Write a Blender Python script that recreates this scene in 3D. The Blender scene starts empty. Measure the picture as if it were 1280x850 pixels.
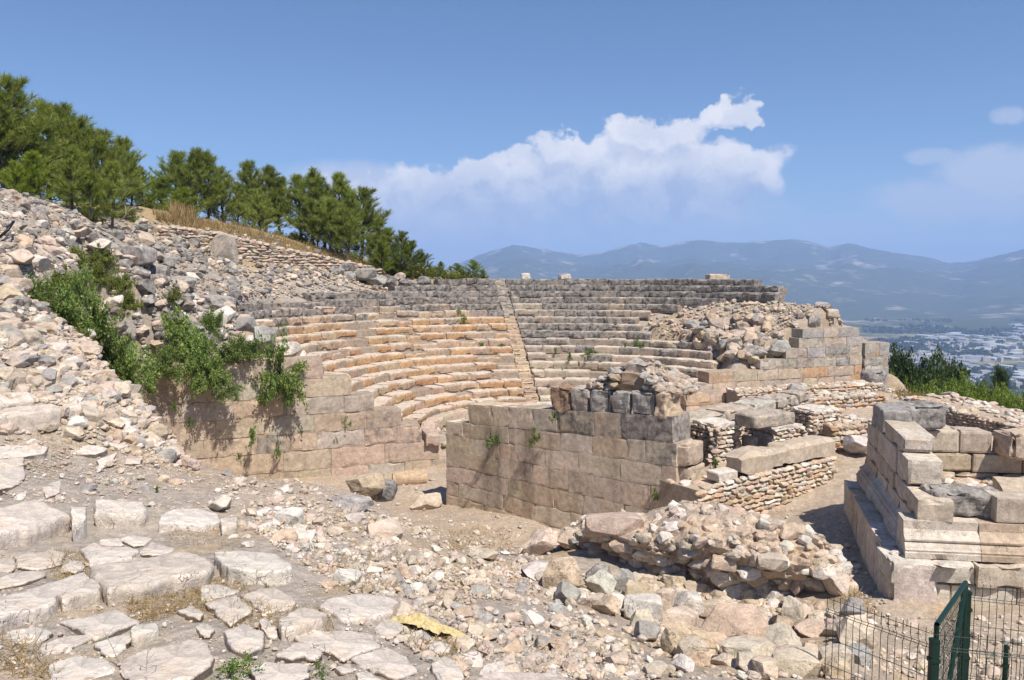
import bpy, bmesh, math, random
import numpy as np
from mathutils import Vector, Matrix
R = math.radians
rng = np.random.default_rng(7)
random.seed(7)
S = bpy.context.scene
COL = S.collection
PI = math.pi

# ------------------------------------------------------------------ camera
F = 976.0
HORIZON = 345.0
PITCH = math.atan((425 - HORIZON) / F)
cd = bpy.data.cameras.new('camera'); cam = bpy.data.objects.new('camera', cd); COL.objects.link(cam)
cd.sensor_width = 36; cd.sensor_fit = 'HORIZONTAL'; cd.lens = 36 * F / 1280
cd.clip_start = 0.05; cd.clip_end = 80000
cam.rotation_euler = (PI / 2 - PITCH, 0, 0)
S.camera = cam
FW = np.array([0, math.cos(PITCH), -math.sin(PITCH)]); UPV = np.array([0, math.sin(PITCH), math.cos(PITCH)]); RT = np.array([1., 0, 0])

def ray(px, py):
    d = FW + RT * ((px - 640) / F) + UPV * ((425 - py) / F)
    return d / d[1]
def at(px, py, D):                       # the point seen at photo pixel (px, py), D metres ahead of the eye
    return ray(px, py) * D
def proj(P):
    P = np.asarray(P, float)
    z = P @ FW
    return 640 + F * (P @ RT) / z, 425 - F * (P @ UPV) / z

# ------------------------------------------------------------------ noise
def _h(i, j, k):
    n = (i * 374761393 + j * 668265263 + k * 2147483647 + 1013904223) & 0xffffffff
    n = ((n ^ (n >> 13)) * 1274126177) & 0xffffffff
    n = ((n ^ (n >> 16)) * 2246822519) & 0xffffffff
    return ((n ^ (n >> 15)) & 0xffffff) / float(0xffffff)
def vnoise(P):
    P = np.asarray(P, float)
    ip = np.floor(P).astype(np.int64); f = P - ip; f = f * f * (3 - 2 * f)
    i, j, k = ip[..., 0], ip[..., 1], ip[..., 2]
    x, y, z = f[..., 0], f[..., 1], f[..., 2]
    def L(a, b, t): return a + (b - a) * t
    c = [[[_h(i + a, j + b, k + d) for d in (0, 1)] for b in (0, 1)] for a in (0, 1)]
    return L(L(L(c[0][0][0], c[1][0][0], x), L(c[0][1][0], c[1][1][0], x), y),
             L(L(c[0][0][1], c[1][0][1], x), L(c[0][1][1], c[1][1][1], x), y), z) * 2 - 1
def fbm(P, o=4, g=.5):
    P = np.asarray(P, float); s = 0; a = 1; t = 0
    for q in range(o):
        s = s + a * vnoise(P * (2 ** q) + 17.3 * q); t += a; a *= g
    return s / t
def sm(a, b, x):
    t = np.clip((x - a) / (b - a), 0, 1); return t * t * (3 - 2 * t)

# ------------------------------------------------------------------ mesh builder
class MB:
    def __init__(s): s.V = []; s.T = []; s.Q = []; s.C = []; s.n = 0
    def add(s, v, f, col=(1, 1, 1, 0)):
        v = np.asarray(v, np.float32); f = np.asarray(f, np.int32)
        c = np.asarray(col, np.float32)
        if c.ndim == 1: c = np.broadcast_to(c, (len(v), 4))
        s.V.append(v); s.C.append(c)
        (s.T if f.shape[1] == 3 else s.Q).append(f + s.n)
        s.n += len(v)
    def mesh(s, name, mat, smooth=False):
        me = bpy.data.meshes.new(name)
        V = np.concatenate(s.V); C = np.concatenate(s.C)
        T = np.concatenate(s.T) if s.T else np.zeros((0, 3), np.int32)
        Q = np.concatenate(s.Q) if s.Q else np.zeros((0, 4), np.int32)
        me.vertices.add(len(V)); me.vertices.foreach_set('co', V.ravel())
        nl = T.size + Q.size
        me.loops.add(nl); me.loops.foreach_set('vertex_index', np.concatenate([T.ravel(), Q.ravel()]))
        me.polygons.add(len(T) + len(Q))
        ls = np.concatenate([np.arange(len(T)) * 3, T.size + np.arange(len(Q)) * 4]).astype(np.int32)
        me.polygons.foreach_set('loop_start', ls)
        me.polygons.foreach_set('use_smooth', np.full(len(ls), smooth))
        a = me.color_attributes.new('Col', 'FLOAT_COLOR', 'POINT'); a.data.foreach_set('color', C.astype(np.float32).ravel())
        me.update(); me.validate()
        me.materials.append(mat)
        return me
    def build(s, name, mat, parent=None, smooth=False):
        o = bpy.data.objects.new(name, s.mesh(name, mat, smooth)); COL.objects.link(o)
        if parent is not None:
            o.parent = parent; o.matrix_parent_inverse = Matrix.Translation(-parent.location)
        return o
def tag(o, label, cat, group=None, kind=None):
    if label: o['label'] = label
    if cat: o['category'] = cat
    if group: o['group'] = group
    if kind: o['kind'] = kind
    return o
def thing(name, loc, label, cat, group=None):
    o = bpy.data.objects.new(name, None); COL.objects.link(o); o.location = tuple(loc); o.empty_display_size = .2
    return tag(o, label, cat, group)
def copy_tree(o, parent=None):
    c = o.copy(); COL.objects.link(c); c.parent = parent
    for ch in [x for x in COL.objects if x.parent == o]: copy_tree(ch, c)
    return c

# ------------------------------------------------------------------ box lattice for stone blocks
_lat = {}
def lattice(nx, ny, nz):
    k = (nx, ny, nz)
    if k in _lat: return _lat[k]
    idx = {}; V = []; Fc = []
    def vid(i, j, l):
        if (i, j, l) not in idx: idx[(i, j, l)] = len(V); V.append((i / nx * 2 - 1, j / ny * 2 - 1, l / nz * 2 - 1))
        return idx[(i, j, l)]
    for i in range(nx):
        for j in range(ny):
            Fc.append((vid(i, j, 0), vid(i, j + 1, 0), vid(i + 1, j + 1, 0), vid(i + 1, j, 0)))
            Fc.append((vid(i, j, nz), vid(i + 1, j, nz), vid(i + 1, j + 1, nz), vid(i, j + 1, nz)))
    for i in range(nx):
        for l in range(nz):
            Fc.append((vid(i, 0, l), vid(i + 1, 0, l), vid(i + 1, 0, l + 1), vid(i, 0, l + 1)))
            Fc.append((vid(i, ny, l), vid(i, ny, l + 1), vid(i + 1, ny, l + 1), vid(i + 1, ny, l)))
    for j in range(ny):
        for l in range(nz):
            Fc.append((vid(0, j, l), vid(0, j, l + 1), vid(0, j + 1, l + 1), vid(0, j + 1, l)))
            Fc.append((vid(nx, j, l), vid(nx, j + 1, l), vid(nx, j + 1, l + 1), vid(nx, j, l + 1)))
    _lat[k] = (np.array(V), np.array(Fc)); return _lat[k]

def rotm(yaw=0, pitch=0, roll=0):
    return np.array(Matrix.Rotation(yaw, 3, 'Z') @ Matrix.Rotation(pitch, 3, 'Y') @ Matrix.Rotation(roll, 3, 'X'))

def block_verts(size, seg=.12, rnd=.03, amp=.012, chip=.05, seed=None, mx=26):
    sx, sy, sz = [q / 2 for q in size]
    n = [int(min(mx, max(2, round(q / seg)))) for q in size]
    u, f = lattice(*n)
    h = np.array([sx, sy, sz])
    # push lattice lines next to the edges for a crisp rounded arris
    w = np.sign(u) * (1 - (1 - np.abs(u)) ** 1.15)
    p = w * h
    r = min(rnd, sx * .5, sy * .5, sz * .5)
    inner = np.clip(p, -(h - r), h - r)
    d = p - inner; L = np.linalg.norm(d, axis=1, keepdims=True)
    p = inner + np.where(L > 1e-6, d / np.maximum(L, 1e-6) * np.minimum(L, r), 0)
    sd = (seed if seed is not None else rng.uniform(0, 500))
    q = p * 1.0 + sd
    # broken corners and edges
    e = (np.abs(u) > .8).sum(1)
    ck = np.clip(vnoise(q * 3.1) - .05, 0, 1) * chip * np.where(e >= 2, 1, np.where(e == 1, .25, 0)) * 2
    nrm = p / np.maximum(np.linalg.norm(p / h, axis=1, keepdims=True), 1e-6) / h
    nl = np.linalg.norm(nrm, axis=1, keepdims=True); nrm = nrm / np.maximum(nl, 1e-6)
    cdir = -np.sign(u) * (np.abs(u) > .8)
    p = p + cdir * ck[:, None]
    p = p + nrm * (fbm(q * 4.5, 3) * amp * 1.6)[:, None]
    return p, f

CREAM = (.475, .38, .28); PINK = (.475, .365, .28); OCHRE = (.46, .30, .17); GREY = (.37, .34, .305); DARK = (.25, .235, .22); WHITE = (.565, .505, .435); BROWN = (.27, .18, .12)
def mixc(a, b, t): return tuple(a[i] * (1 - t) + b[i] * t for i in range(3))
def jit(c, s=.08, h=.03):
    k = 1 + rng.uniform(-s, s); return tuple(float(np.clip(c[i] * k * (1 + rng.uniform(-h, h)), 0, 1)) for i in range(3))

def block(mb, c, size, yaw=0, tint=CREAM, lichen=0., pitch=0, roll=0, top=None, **kw):
    p, f = block_verts(size, **kw)
    if top is not None:
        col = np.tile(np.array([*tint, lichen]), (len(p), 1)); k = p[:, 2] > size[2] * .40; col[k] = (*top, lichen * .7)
        p = p @ rotm(yaw, pitch, roll).T + np.asarray(c); mb.add(p, f, col); return
    p = p @ rotm(yaw, pitch, roll).T + np.asarray(c)
    mb.add(p, f, (*tint, lichen))

# ------------------------------------------------------------------ rock prototypes
def ico(sub):
    bm = bmesh.new(); bmesh.ops.create_icosphere(bm, subdivisions=sub, radius=1)
    bm.verts.ensure_lookup_table()
    v = np.array([x.co[:] for x in bm.verts]); f = np.array([[y.index for y in x.verts] for x in bm.faces]); bm.free()
    return v, f
ICO = {s: ico(s) for s in (1, 2, 3, 4, 5)}
def rock_verts(sub, seed, cuts=11, rough=.05, blocky=0.):
    g = np.random.default_rng(seed)
    v, f = ICO[sub]; v = v.copy()
    if blocky:
        v = v / (np.abs(v) ** 6).sum(1, keepdims=True) ** (1 / 6.) * (1 - .25 * 0)
        v = v * .8
    v *= np.array([1, g.uniform(.75, .95), g.uniform(.6, .8)])
    for _ in range(cuts):
        n = g.normal(size=3); n /= np.linalg.norm(n)
        d = g.uniform(.42, .80)
        t = v @ n - d
        v = v - np.clip(t, 0, None)[:, None] * n * .96
    if rough and sub >= 2:
        nr = v / np.linalg.norm(v, axis=1, keepdims=True)
        v = v + nr * (fbm(v * 2.2 + seed, 4 if sub > 3 else 3, .55) * rough * 1.8)[:, None]
    v = v - (v.max(0) + v.min(0)) / 2
    v = v / ((v.max(0) - v.min(0)) / 2)
    return v, f
NP = 12
PROTO = {s: [rock_verts(s, 100 + i, cuts=15 + i % 7, rough=.022 + .014 * (i % 3), blocky=(i % 3 == 0)) for i in range(NP)] for s in (1, 2, 3)}
PROTO_HI = [rock_verts(5, 300 + i, cuts=15 + i % 8, rough=.022 + .012 * (i % 4), blocky=(i % 2 == 0)) for i in range(NP)]
# ------------------------------------------------------------------ theatre frame
TH = math.atan(.384)
CE = np.array([2.0, 32.5]); EV = np.array([math.cos(TH), math.sin(TH)]); BV = np.array([-math.sin(TH), math.cos(TH)])
NROW = 17
def row_r(i): return 5.9 + .70 * i
def row_z(i): return -6.02 + .364 * i
def cyl(r, phi, z=0.):
    p = CE + r * (math.cos(phi) * EV + math.sin(phi) * BV)
    return np.array([p[0], p[1], z])
def line_pt(px, off=0.):                # a point of the analemma line seen under photo column px
    u = (px - 640) / F; Y = (31.73) / (1 - .384 * u); p = np.array([u * Y, Y]) + off * BV
    return p

# ------------------------------------------------------------------ terrain
UP_PX = [(0,850,3.7),(320,850,3.7),(600,850,4.3),(0,760,4.9),(190,760,5.1),(400,760,5.1),(0,690,6.6),(150,670,7.6),(300,660,8),(430,690,7.5),
 (0,610,8.6),(100,600,9.6),(220,600,10.2),(320,596,10.9),(400,606,11.2),(460,626,11.2),(500,680,9),(560,760,6.5),(640,800,5.8),
 (0,550,10.3),(120,520,11.5),(190,530,12.3),(230,580,12),(0,480,11.5),(100,460,13),(160,480,13.5),(0,410,13.5),(60,430,13.8),(0,350,17),(20,300,20),(0,268,23),
 (80,270,27),(150,300,30),(200,340,31),(100,330,25),(150,390,25),(190,440,25.5),(60,390,19),(250,390,29.5),(270,360,34),(330,430,29.3),(240,440,27.5),(380,470,29.6),
 (200,270,42),(300,285,50),(250,310,42),(400,312,56),(480,337,58),(560,348,58),(640,351,56),(350,330,46),(450,345,51),(320,350,42),
 (690,690,11.2),(720,720,8.5),(660,720,8.5),(760,790,6.4),(900,850,5.3),(1050,850,5.4),(700,850,4.9),(760,720,9.2),(850,765,8.6),(950,785,8.3),(1040,765,8.4),
 (760,655,10.9),(880,655,10.6),(1030,690,9.9),(1070,730,8.4),(1095,840,6.2)]
UP_W = [(0,0,-1.75),(-6,0,-1.6),(6,0,-2.2),(-12,4,-.6),(-14,12,.2),(-20,20,.5),(-26,30,1.7),(-30,45,2.6),(-20,60,3.4),(-8,66,.5),(2,62,-1),(4,4,-2.6),(3,-3,-2),(-6,-6,-1.4)]
LO_PX = [(540,606,28.5),(560,640,25),(620,655,22.6),(700,670,22.3),(1000,642,20.6),(1090,762,13.3),(1120,757,13.4),(1080,800,11.5),(1150,830,9.2),(1058,636,18.9),(1050,562,25),
 (900,525,31),(1100,491,37.3),(1150,500,34.5),(1240,528,35),(1280,545,32)]
LO_W = [(-13,25,-7.3),(-8,26.5,-7.5),(-6,20,-7.0),(-3,20,-6.9),(-5,24,-7.5),(0,14,-6.0),(-2,17,-6.6),(2,18,-6.9),(4,14,-6.0),(3,16.5,-6.6),(7,17.5,-6.1),(2.9,5.2,-4.1),(3.5,4,-4),(3,-2,-3.8),(5,7,-4.6),(9,9,-5.2),(9,14,-5.9),(12,16,-5.7),(9.5,19,-5.8),
 (14,22,-5.6),(8,24,-5.8),(6,22,-6.3),(24,45,-8.6),(30,40,-9.5),(22,30,-6.6),(40,50,-17),(20,56,-10),(60,100,-30),(18,110,-28),(110,60,-45),(2,90,-16),(12,52,-7.5),(16,48,-7.5),(6,58,-6),(50,30,-17),(30,15,-8),(16,5,-5.5),(20,-5,-6)]
def _tps(P):
    P = np.array(P); xy = P[:, :2]; n = len(P)
    d = np.linalg.norm(xy[:, None] - xy[None], axis=2); K = np.where(d > 0, d * d * np.log(np.maximum(d, 1e-9)), 0) + np.eye(n) * .4
    A = np.zeros((n + 3, n + 3)); A[:n, :n] = K; A[:n, n] = 1; A[:n, n + 1:] = xy; A[n, :n] = 1; A[n + 1:, :n] = xy.T
    s = np.linalg.solve(A, np.concatenate([P[:, 2], [0, 0, 0]]))
    def ev(x, y):
        o = np.full(x.shape, s[n]) + s[n + 1] * x + s[n + 2] * y
        for i in range(n):
            d2 = (x - xy[i, 0]) ** 2 + (y - xy[i, 1]) ** 2
            o += s[i] * .5 * d2 * np.log(np.maximum(d2, 1e-12))
        return o
    return ev
f_up = _tps([tuple(at(*p)) for p in UP_PX] + UP_W)
f_lo = _tps([tuple(at(*p)) for p in LO_PX] + LO_W)
LOW_POLY = [tuple(line_pt(95, .88)), (-13.6, 25.0)] + [tuple(at(*p)[:2]) for p in [(140,478,14.3),(205,540,12.9),(240,592,12.5),(400,607,11.7),(472,630,11.7),(540,690,10.6),(690,692,11.6),(760,655,11.3),(880,640,11.0),(1040,680,10.2),(1075,725,8.7),(1100,830,6.3)]] + \
 [(2.55, 4.6), (2.4, 2.5), (2.4, -12), (3000, -12), (3000, 3000), (-300, 3000), tuple(CE + 21.5 * (math.cos(1.35) * EV + math.sin(1.35) * BV)), tuple(CE + 20.0 * (math.cos(.8) * EV + math.sin(.8) * BV)),
  tuple(CE + 19.2 * EV), tuple(line_pt(1100, .88))]
def sdist(x, y, poly):
    P = np.array(poly); Q = np.roll(P, -1, 0); d = np.full(x.shape, 1e9); ins = np.zeros(x.shape, bool)
    for (ax, ay), (bx, by) in zip(P, Q):
        ex, ey = bx - ax, by - ay
        t = np.clip(((x - ax) * ex + (y - ay) * ey) / (ex * ex + ey * ey), 0, 1)
        d = np.minimum(d, np.hypot(x - ax - t * ex, y - ay - t * ey))
        c = ((ay > y) != (by > y)) & (x < (bx - ax) * (y - ay) / (by - ay + 1e-12) + ax)
        ins ^= c
    return np.where(ins, d, -d)
PHI_L = R(171)
def phi_of_px(r, px, lo, hi, z=-3):
    ph = np.linspace(lo, hi, 240)
    P = np.array([cyl(r, a, z) for a in ph]); X, _ = proj(P)
    k = np.argmin(np.abs(X - px)); return ph[k]
L_PX = [500,482,462,442,422,402,384,368,352,336,318,304,296,290,385,490,545]
R_PX = [800,840,870,886,900,897,892,880,815,800,798,812,850,905,972,975,945]
ROW_L = [min(PHI_L, phi_of_px(row_r(i) + .3, L_PX[i], R(80), R(172), row_z(i))) for i in range(NROW)]
ROW_R = [max(R(4), phi_of_px(row_r(i) + .3, R_PX[i], R(4), R(78), row_z(i))) for i in range(NROW)]
def g_raw(x, y):
    up = np.clip(f_up(x, y), -9, 5); lo = np.clip(f_lo(x, y), -25, -3.5)
    s = sm(-.2, .5, sdist(x, y, LOW_POLY))
    z = up * (1 - s) + lo * s
    # the bowl under the seats
    dx, dy = x - CE[0], y - CE[1]; r = np.hypot(dx, dy)
    e = dx * EV[0] + dy * EV[1]; b = dx * BV[0] + dy * BV[1]; ph = np.arctan2(b, e)
    i = (r - 5.9) / .70
    bowl = np.where(r < 5.6, -6.75, -6.02 + .364 * np.clip(i, -1, 17.) - .62)
    phr = np.interp(i, np.arange(NROW), ROW_R); phl = np.interp(i, np.arange(NROW), ROW_L)
    rub = sm(0.02, .16, phr - ph) * .75
    bowl = bowl + rub * sm(4, 6.5, r)
    # broken outer edge, right: it slumps outwards
    bowl = bowl - sm(14.0, 18, r) * sm(R(32), R(2), ph) * 3.5
    w = sm(.35, .8, b) * sm(18.1, 17.5, r) * (1 - sm(.03, .2, ph - phl) * sm(6.5, 9, r))
    z = z * (1 - w) + bowl * w
    rho = np.hypot(x, y - 20)
    z = z - .34 * np.clip(rho - 58, 0, None) * sm(58, 90, rho)
    return np.maximum(z, -220.5)
GX0, GX1, GY0, GY1, GS = -40., 60., -10., 80., .1
_gx = np.arange(GX0, GX1 + GS / 2, GS); _gy = np.arange(GY0, GY1 + GS / 2, GS)
_X, _Y = np.meshgrid(_gx, _gy, indexing='ij')
_G = g_raw(_X, _Y)
_n = fbm(np.stack([_X * .9, _Y * .9, _X * 0], -1), 4)
_near = np.exp(-np.hypot(_X, _Y - 4) / 9)
_G += _n * (.16 - .12 * _near) * 1.0 * sm(95, 40, np.hypot(_X, _Y))
def g(x, y):
    x = np.asarray(x, float); y = np.asarray(y, float)
    i = np.clip((x - GX0) / GS, 0, len(_gx) - 1.001); j = np.clip((y - GY0) / GS, 0, len(_gy) - 1.001)
    a = i.astype(int); b = j.astype(int); u = i - a; v = j - b
    z = (_G[a, b] * (1 - u) + _G[a + 1, b] * u) * (1 - v) + (_G[a, b + 1] * (1 - u) + _G[a + 1, b + 1] * u) * v
    out = (x < GX0) | (x > GX1) | (y < GY0) | (y > GY1)
    if np.any(out):
        rho = np.hypot(np.clip(x, GX0, GX1), np.clip(y, GY0, GY1) - 20); r2 = np.hypot(x, y - 20)
        z = np.where(out, np.maximum(z - .34 * (r2 - rho), -220.5), z)
    return z
def hit(px, py, dmin=2.2, dmax=95.):      # where the line of sight meets the ground
    px = np.atleast_1d(np.asarray(px, float)); py = np.atleast_1d(np.asarray(py, float))
    d = FW[None] + RT[None] * ((px - 640) / F)[:, None] + UPV[None] * ((425 - py) / F)[:, None]; d = d / d[:, 1:2]
    D = np.full(px.shape, np.nan); prev = np.full(px.shape, dmin)
    for t in np.geomspace(dmin, dmax, 420):
        below = (d[:, 2] * t < g(d[:, 0] * t, t)) & np.isnan(D)
        D[below] = (t + prev[below]) / 2
        prev[:] = t
    return d * D[:, None], D

def build_ground():
    az = np.concatenate([np.linspace(-180, -42, 50)[:-1], np.linspace(-42, 42, 620), np.linspace(42, 180, 50)[1:-1]])
    rr = np.concatenate([[.4], np.geomspace(1.2, 3, 14)[:-1], np.geomspace(3, 70, 640)[:-1], np.geomspace(70, 900, 40)])
    A, Rr = np.meshgrid(np.radians(az), rr, indexing='xy')      # rows: r, cols: az
    X = np.sin(A) * Rr; Y = np.cos(A) * Rr
    Z = g(X, Y)
    k = (Rr < 75) & (Rr > 1)
    P = np.stack([X * 6, Y * 6, Z * 6], -1)
    nz = np.zeros_like(Z); nz[k] = fbm(P[k], 3, .6)
    Z = Z + nz * .035 * sm(80, 20, Rr)
    nR, nA = Z.shape
    V = np.stack([X, Y, Z], -1).reshape(-1, 3)
    i = np.arange(nR - 1)[:, None] * nA; j = np.arange(nA)[None]; j2 = (j + 1) % nA
    Q = np.stack([i + j, i + j2, i + nA + j2, i + nA + j], -1).reshape(-1, 4)
    # soil colours: grey grit on the terrace, sandy earth in the pit, reddish earth on the slopes, dry grass further out
    x, y, z = X.ravel(), Y.ravel(), Z.ravel()
    n1 = fbm(np.stack([x * .35, y * .35, z * 0 + 3], -1), 4); n2 = fbm(np.stack([x * 1.4, y * 1.4, z * 0 + 9], -1), 3)
    grit = np.array([.335, .285, .235]); sand = np.array([.40, .315, .235]); earth = np.array([.38, .29, .21]); grass = np.array([.34, .25, .13]); green = np.array([.075, .105, .03])
    lowm = sm(-.2, 1.0, sdist(x, y, LOW_POLY))[:, None]
    c = grit * (1 - lowm) + sand * lowm
    t = sm(-.1, .35, n1 + .5 * n2)[:, None]; c = c * (1 - t * .7) + earth * t * .7
    st = (sm(.15, .5, n2 + .3 * n1) * .45)[:, None]; c = c * (1 - st) + np.array([.40, .29, .16]) * st
    out = (x < GX0) | (x > GX1) | (y < GY0) | (y > GY1)
    if np.any(out):
        rho = np.hypot(np.clip(x, GX0, GX1), np.clip(y, GY0, GY1) - 20); r2 = np.hypot(x, y - 20)
        z = np.where(out, np.maximum(z - .34 * (r2 - rho), -220.5), z)
    return z
def hit(px, py, dmin=2.2, dmax=95.):      # where the line of sight meets the ground
    px = np.atleast_1d(np.asarray(px, float)); py = np.atleast_1d(np.asarray(py, float))
    d = FW[None] + RT[None] * ((px - 640) / F)[:, None] + UPV[None] * ((425 - py) / F)[:, None]; d = d / d[:, 1:2]
    D = np.full(px.shape, np.nan); prev = np.full(px.shape, dmin)
    for t in np.geomspace(dmin, dmax, 420):
        below = (d[:, 2] * t < g(d[:, 0] * t, t)) & np.isnan(D)
        D[below] = (t + prev[below]) / 2
        prev[:] = t
    return d * D[:, None], D

def build_ground():
    az = np.concatenate([np.linspace(-180, -42, 50)[:-1], np.linspace(-42, 42, 620), np.linspace(42, 180, 50)[1:-1]])
    rr = np.concatenate([[.4], np.geomspace(1.2, 3, 14)[:-1], np.geomspace(3, 70, 640)[:-1], np.geomspace(70, 900, 40)])
    A, Rr = np.meshgrid(np.radians(az), rr, indexing='xy')      # rows: r, cols: az
    X = np.sin(A) * Rr; Y = np.cos(A) * Rr
    Z = g(X, Y)
    k = (Rr < 75) & (Rr > 1)
    P = np.stack([X * 6, Y * 6, Z * 6], -1)
    nz = np.zeros_like(Z); nz[k] = fbm(P[k], 3, .6)
    Z = Z + nz * .035 * sm(80, 20, Rr)
    nR, nA = Z.shape
    V = np.stack([X, Y, Z], -1).reshape(-1, 3)
    i = np.arange(nR - 1)[:, None] * nA; j = np.arange(nA)[None]; j2 = (j + 1) % nA
    Q = np.stack([i + j, i + j2, i + nA + j2, i + nA + j], -1).reshape(-1, 4)
    # soil colours: grey grit on the terrace, sandy earth in the pit, reddish earth on the slopes, dry grass further out
    x, y, z = X.ravel(), Y.ravel(), Z.ravel()
    n1 = fbm(np.stack([x * .35, y * .35, z * 0 + 3], -1), 4); n2 = fbm(np.stack([x * 1.4, y * 1.4, z * 0 + 9], -1), 3)
    grit = np.array([.335, .285, .235]); sand = np.array([.40, .315, .235]); earth = np.array([.38, .29, .21]); grass = np.array([.34, .25, .13]); green = np.array([.075, .105, .03])
    lowm = sm(-.2, 1.0, sdist(x, y, LOW_POLY))[:, None]
    c = grit * (1 - lowm) + sand * lowm
    t = sm(-.1, .35, n1 + .5 * n2)[:, None]; c = c * (1 - t * .7) + earth * t * .7
    st = (sm(.15, .5, n2 + .3 * n1) * .45)[:, None]; c = c * (1 - st) + np.array([.40, .29, .16]) * st
    inth = sm(20.5, 19, np.hypot(x - CE[0], y - CE[1]))
    hill = (sm(40, 46, np.hypot(x, y)) * (1 - lowm[:, 0]) * (1 - inth))[:, None]; c = c * (1 - hill) + grass * hill
    out = (sm(36, 44, np.hypot(x, y)) * lowm[:, 0] * (1 - inth))[:, None] * sm(-.35, .2, n1)[:, None]; c = c * (1 - out) + green * out
    far = sm(75, 120, np.hypot(x, y))[:, None]; c = c * (1 - far) + np.array([.07, .085, .035]) * far
    mb = MB(); mb.add(V, Q, np.concatenate([c, np.zeros((len(c), 1))], 1))
    o = mb.build('ground', MAT['soil'], smooth=True)
    tag(o, 'dry stony ground falling from the paved terrace to the sandy stage area', 'ground', kind='structure')
    return o
# ------------------------------------------------------------------ materials
class NT:
    def __init__(s, tree): s.t = tree; s.x = 0
    def n(s, ty, **kw):
        nd = s.t.nodes.new(ty); nd.location = (s.x, 0); s.x += 40
        for k, v in kw.items():
            if k.startswith('i_'): s.set(nd, int(k[2:]) if k[2:].isdigit() else k[2:], v)
            else: setattr(nd, k, v)
        return nd
    def set(s, nd, key, v):
        sk = nd.inputs[key]
        if isinstance(v, bpy.types.NodeSocket): s.t.links.new(v, sk)
        else: sk.default_value = v
    def m(s, op, a, b=0., c=0., clamp=False):
        nd = s.n('ShaderNodeMath', operation=op, use_clamp=clamp)
        s.set(nd, 0, a); s.set(nd, 1, b)
        if op in ('MULTIPLY_ADD', 'SMOOTH_MAX', 'SMOOTH_MIN'): s.set(nd, 2, c)
        return nd.outputs[0]
    def ss(s, v, a, b, lo=0., hi=1.):
        nd = s.n('ShaderNodeMapRange', interpolation_type='SMOOTHSTEP'); s.set(nd, 0, v); s.set(nd, 1, a); s.set(nd, 2, b); s.set(nd, 3, lo); s.set(nd, 4, hi)
        return nd.outputs[0]
    def mix(s, f, a, b, mode='MIX'):
        nd = s.n('ShaderNodeMix', data_type='RGBA', blend_type=mode); s.set(nd, 0, f); s.set(nd, 6, a); s.set(nd, 7, b); return nd.outputs[2]
    def noise(s, vec, scale, det=4, rough=.55, out=0, dim='3D'):
        nd = s.n('ShaderNodeTexNoise', noise_dimensions=dim); s.set(nd, 'Vector', vec); nd.inputs['Scale'].default_value = scale; nd.inputs['Detail'].default_value = det; nd.inputs['Roughness'].default_value = rough
        return nd.outputs[out]
    def voro(s, vec, scale, feat='F1', out=0):
        nd = s.n('ShaderNodeTexVoronoi', feature=feat); s.set(nd, 'Vector', vec); nd.inputs['Scale'].default_value = scale; return nd.outputs[out]
def newmat(name):
    m = bpy.data.materials.new(name); m.use_nodes = True; m.node_tree.nodes.clear()
    nt = NT(m.node_tree); o = nt.n('ShaderNodeOutputMaterial'); b = nt.n('ShaderNodeBsdfPrincipled'); b.inputs['Roughness'].default_value = .9
    b.inputs['Specular IOR Level'].default_value = .25
    m.node_tree.links.new(b.outputs[0], o.inputs[0]); return m, nt, b
def c4(c): return (*c, 1)
MAT = {}
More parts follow.
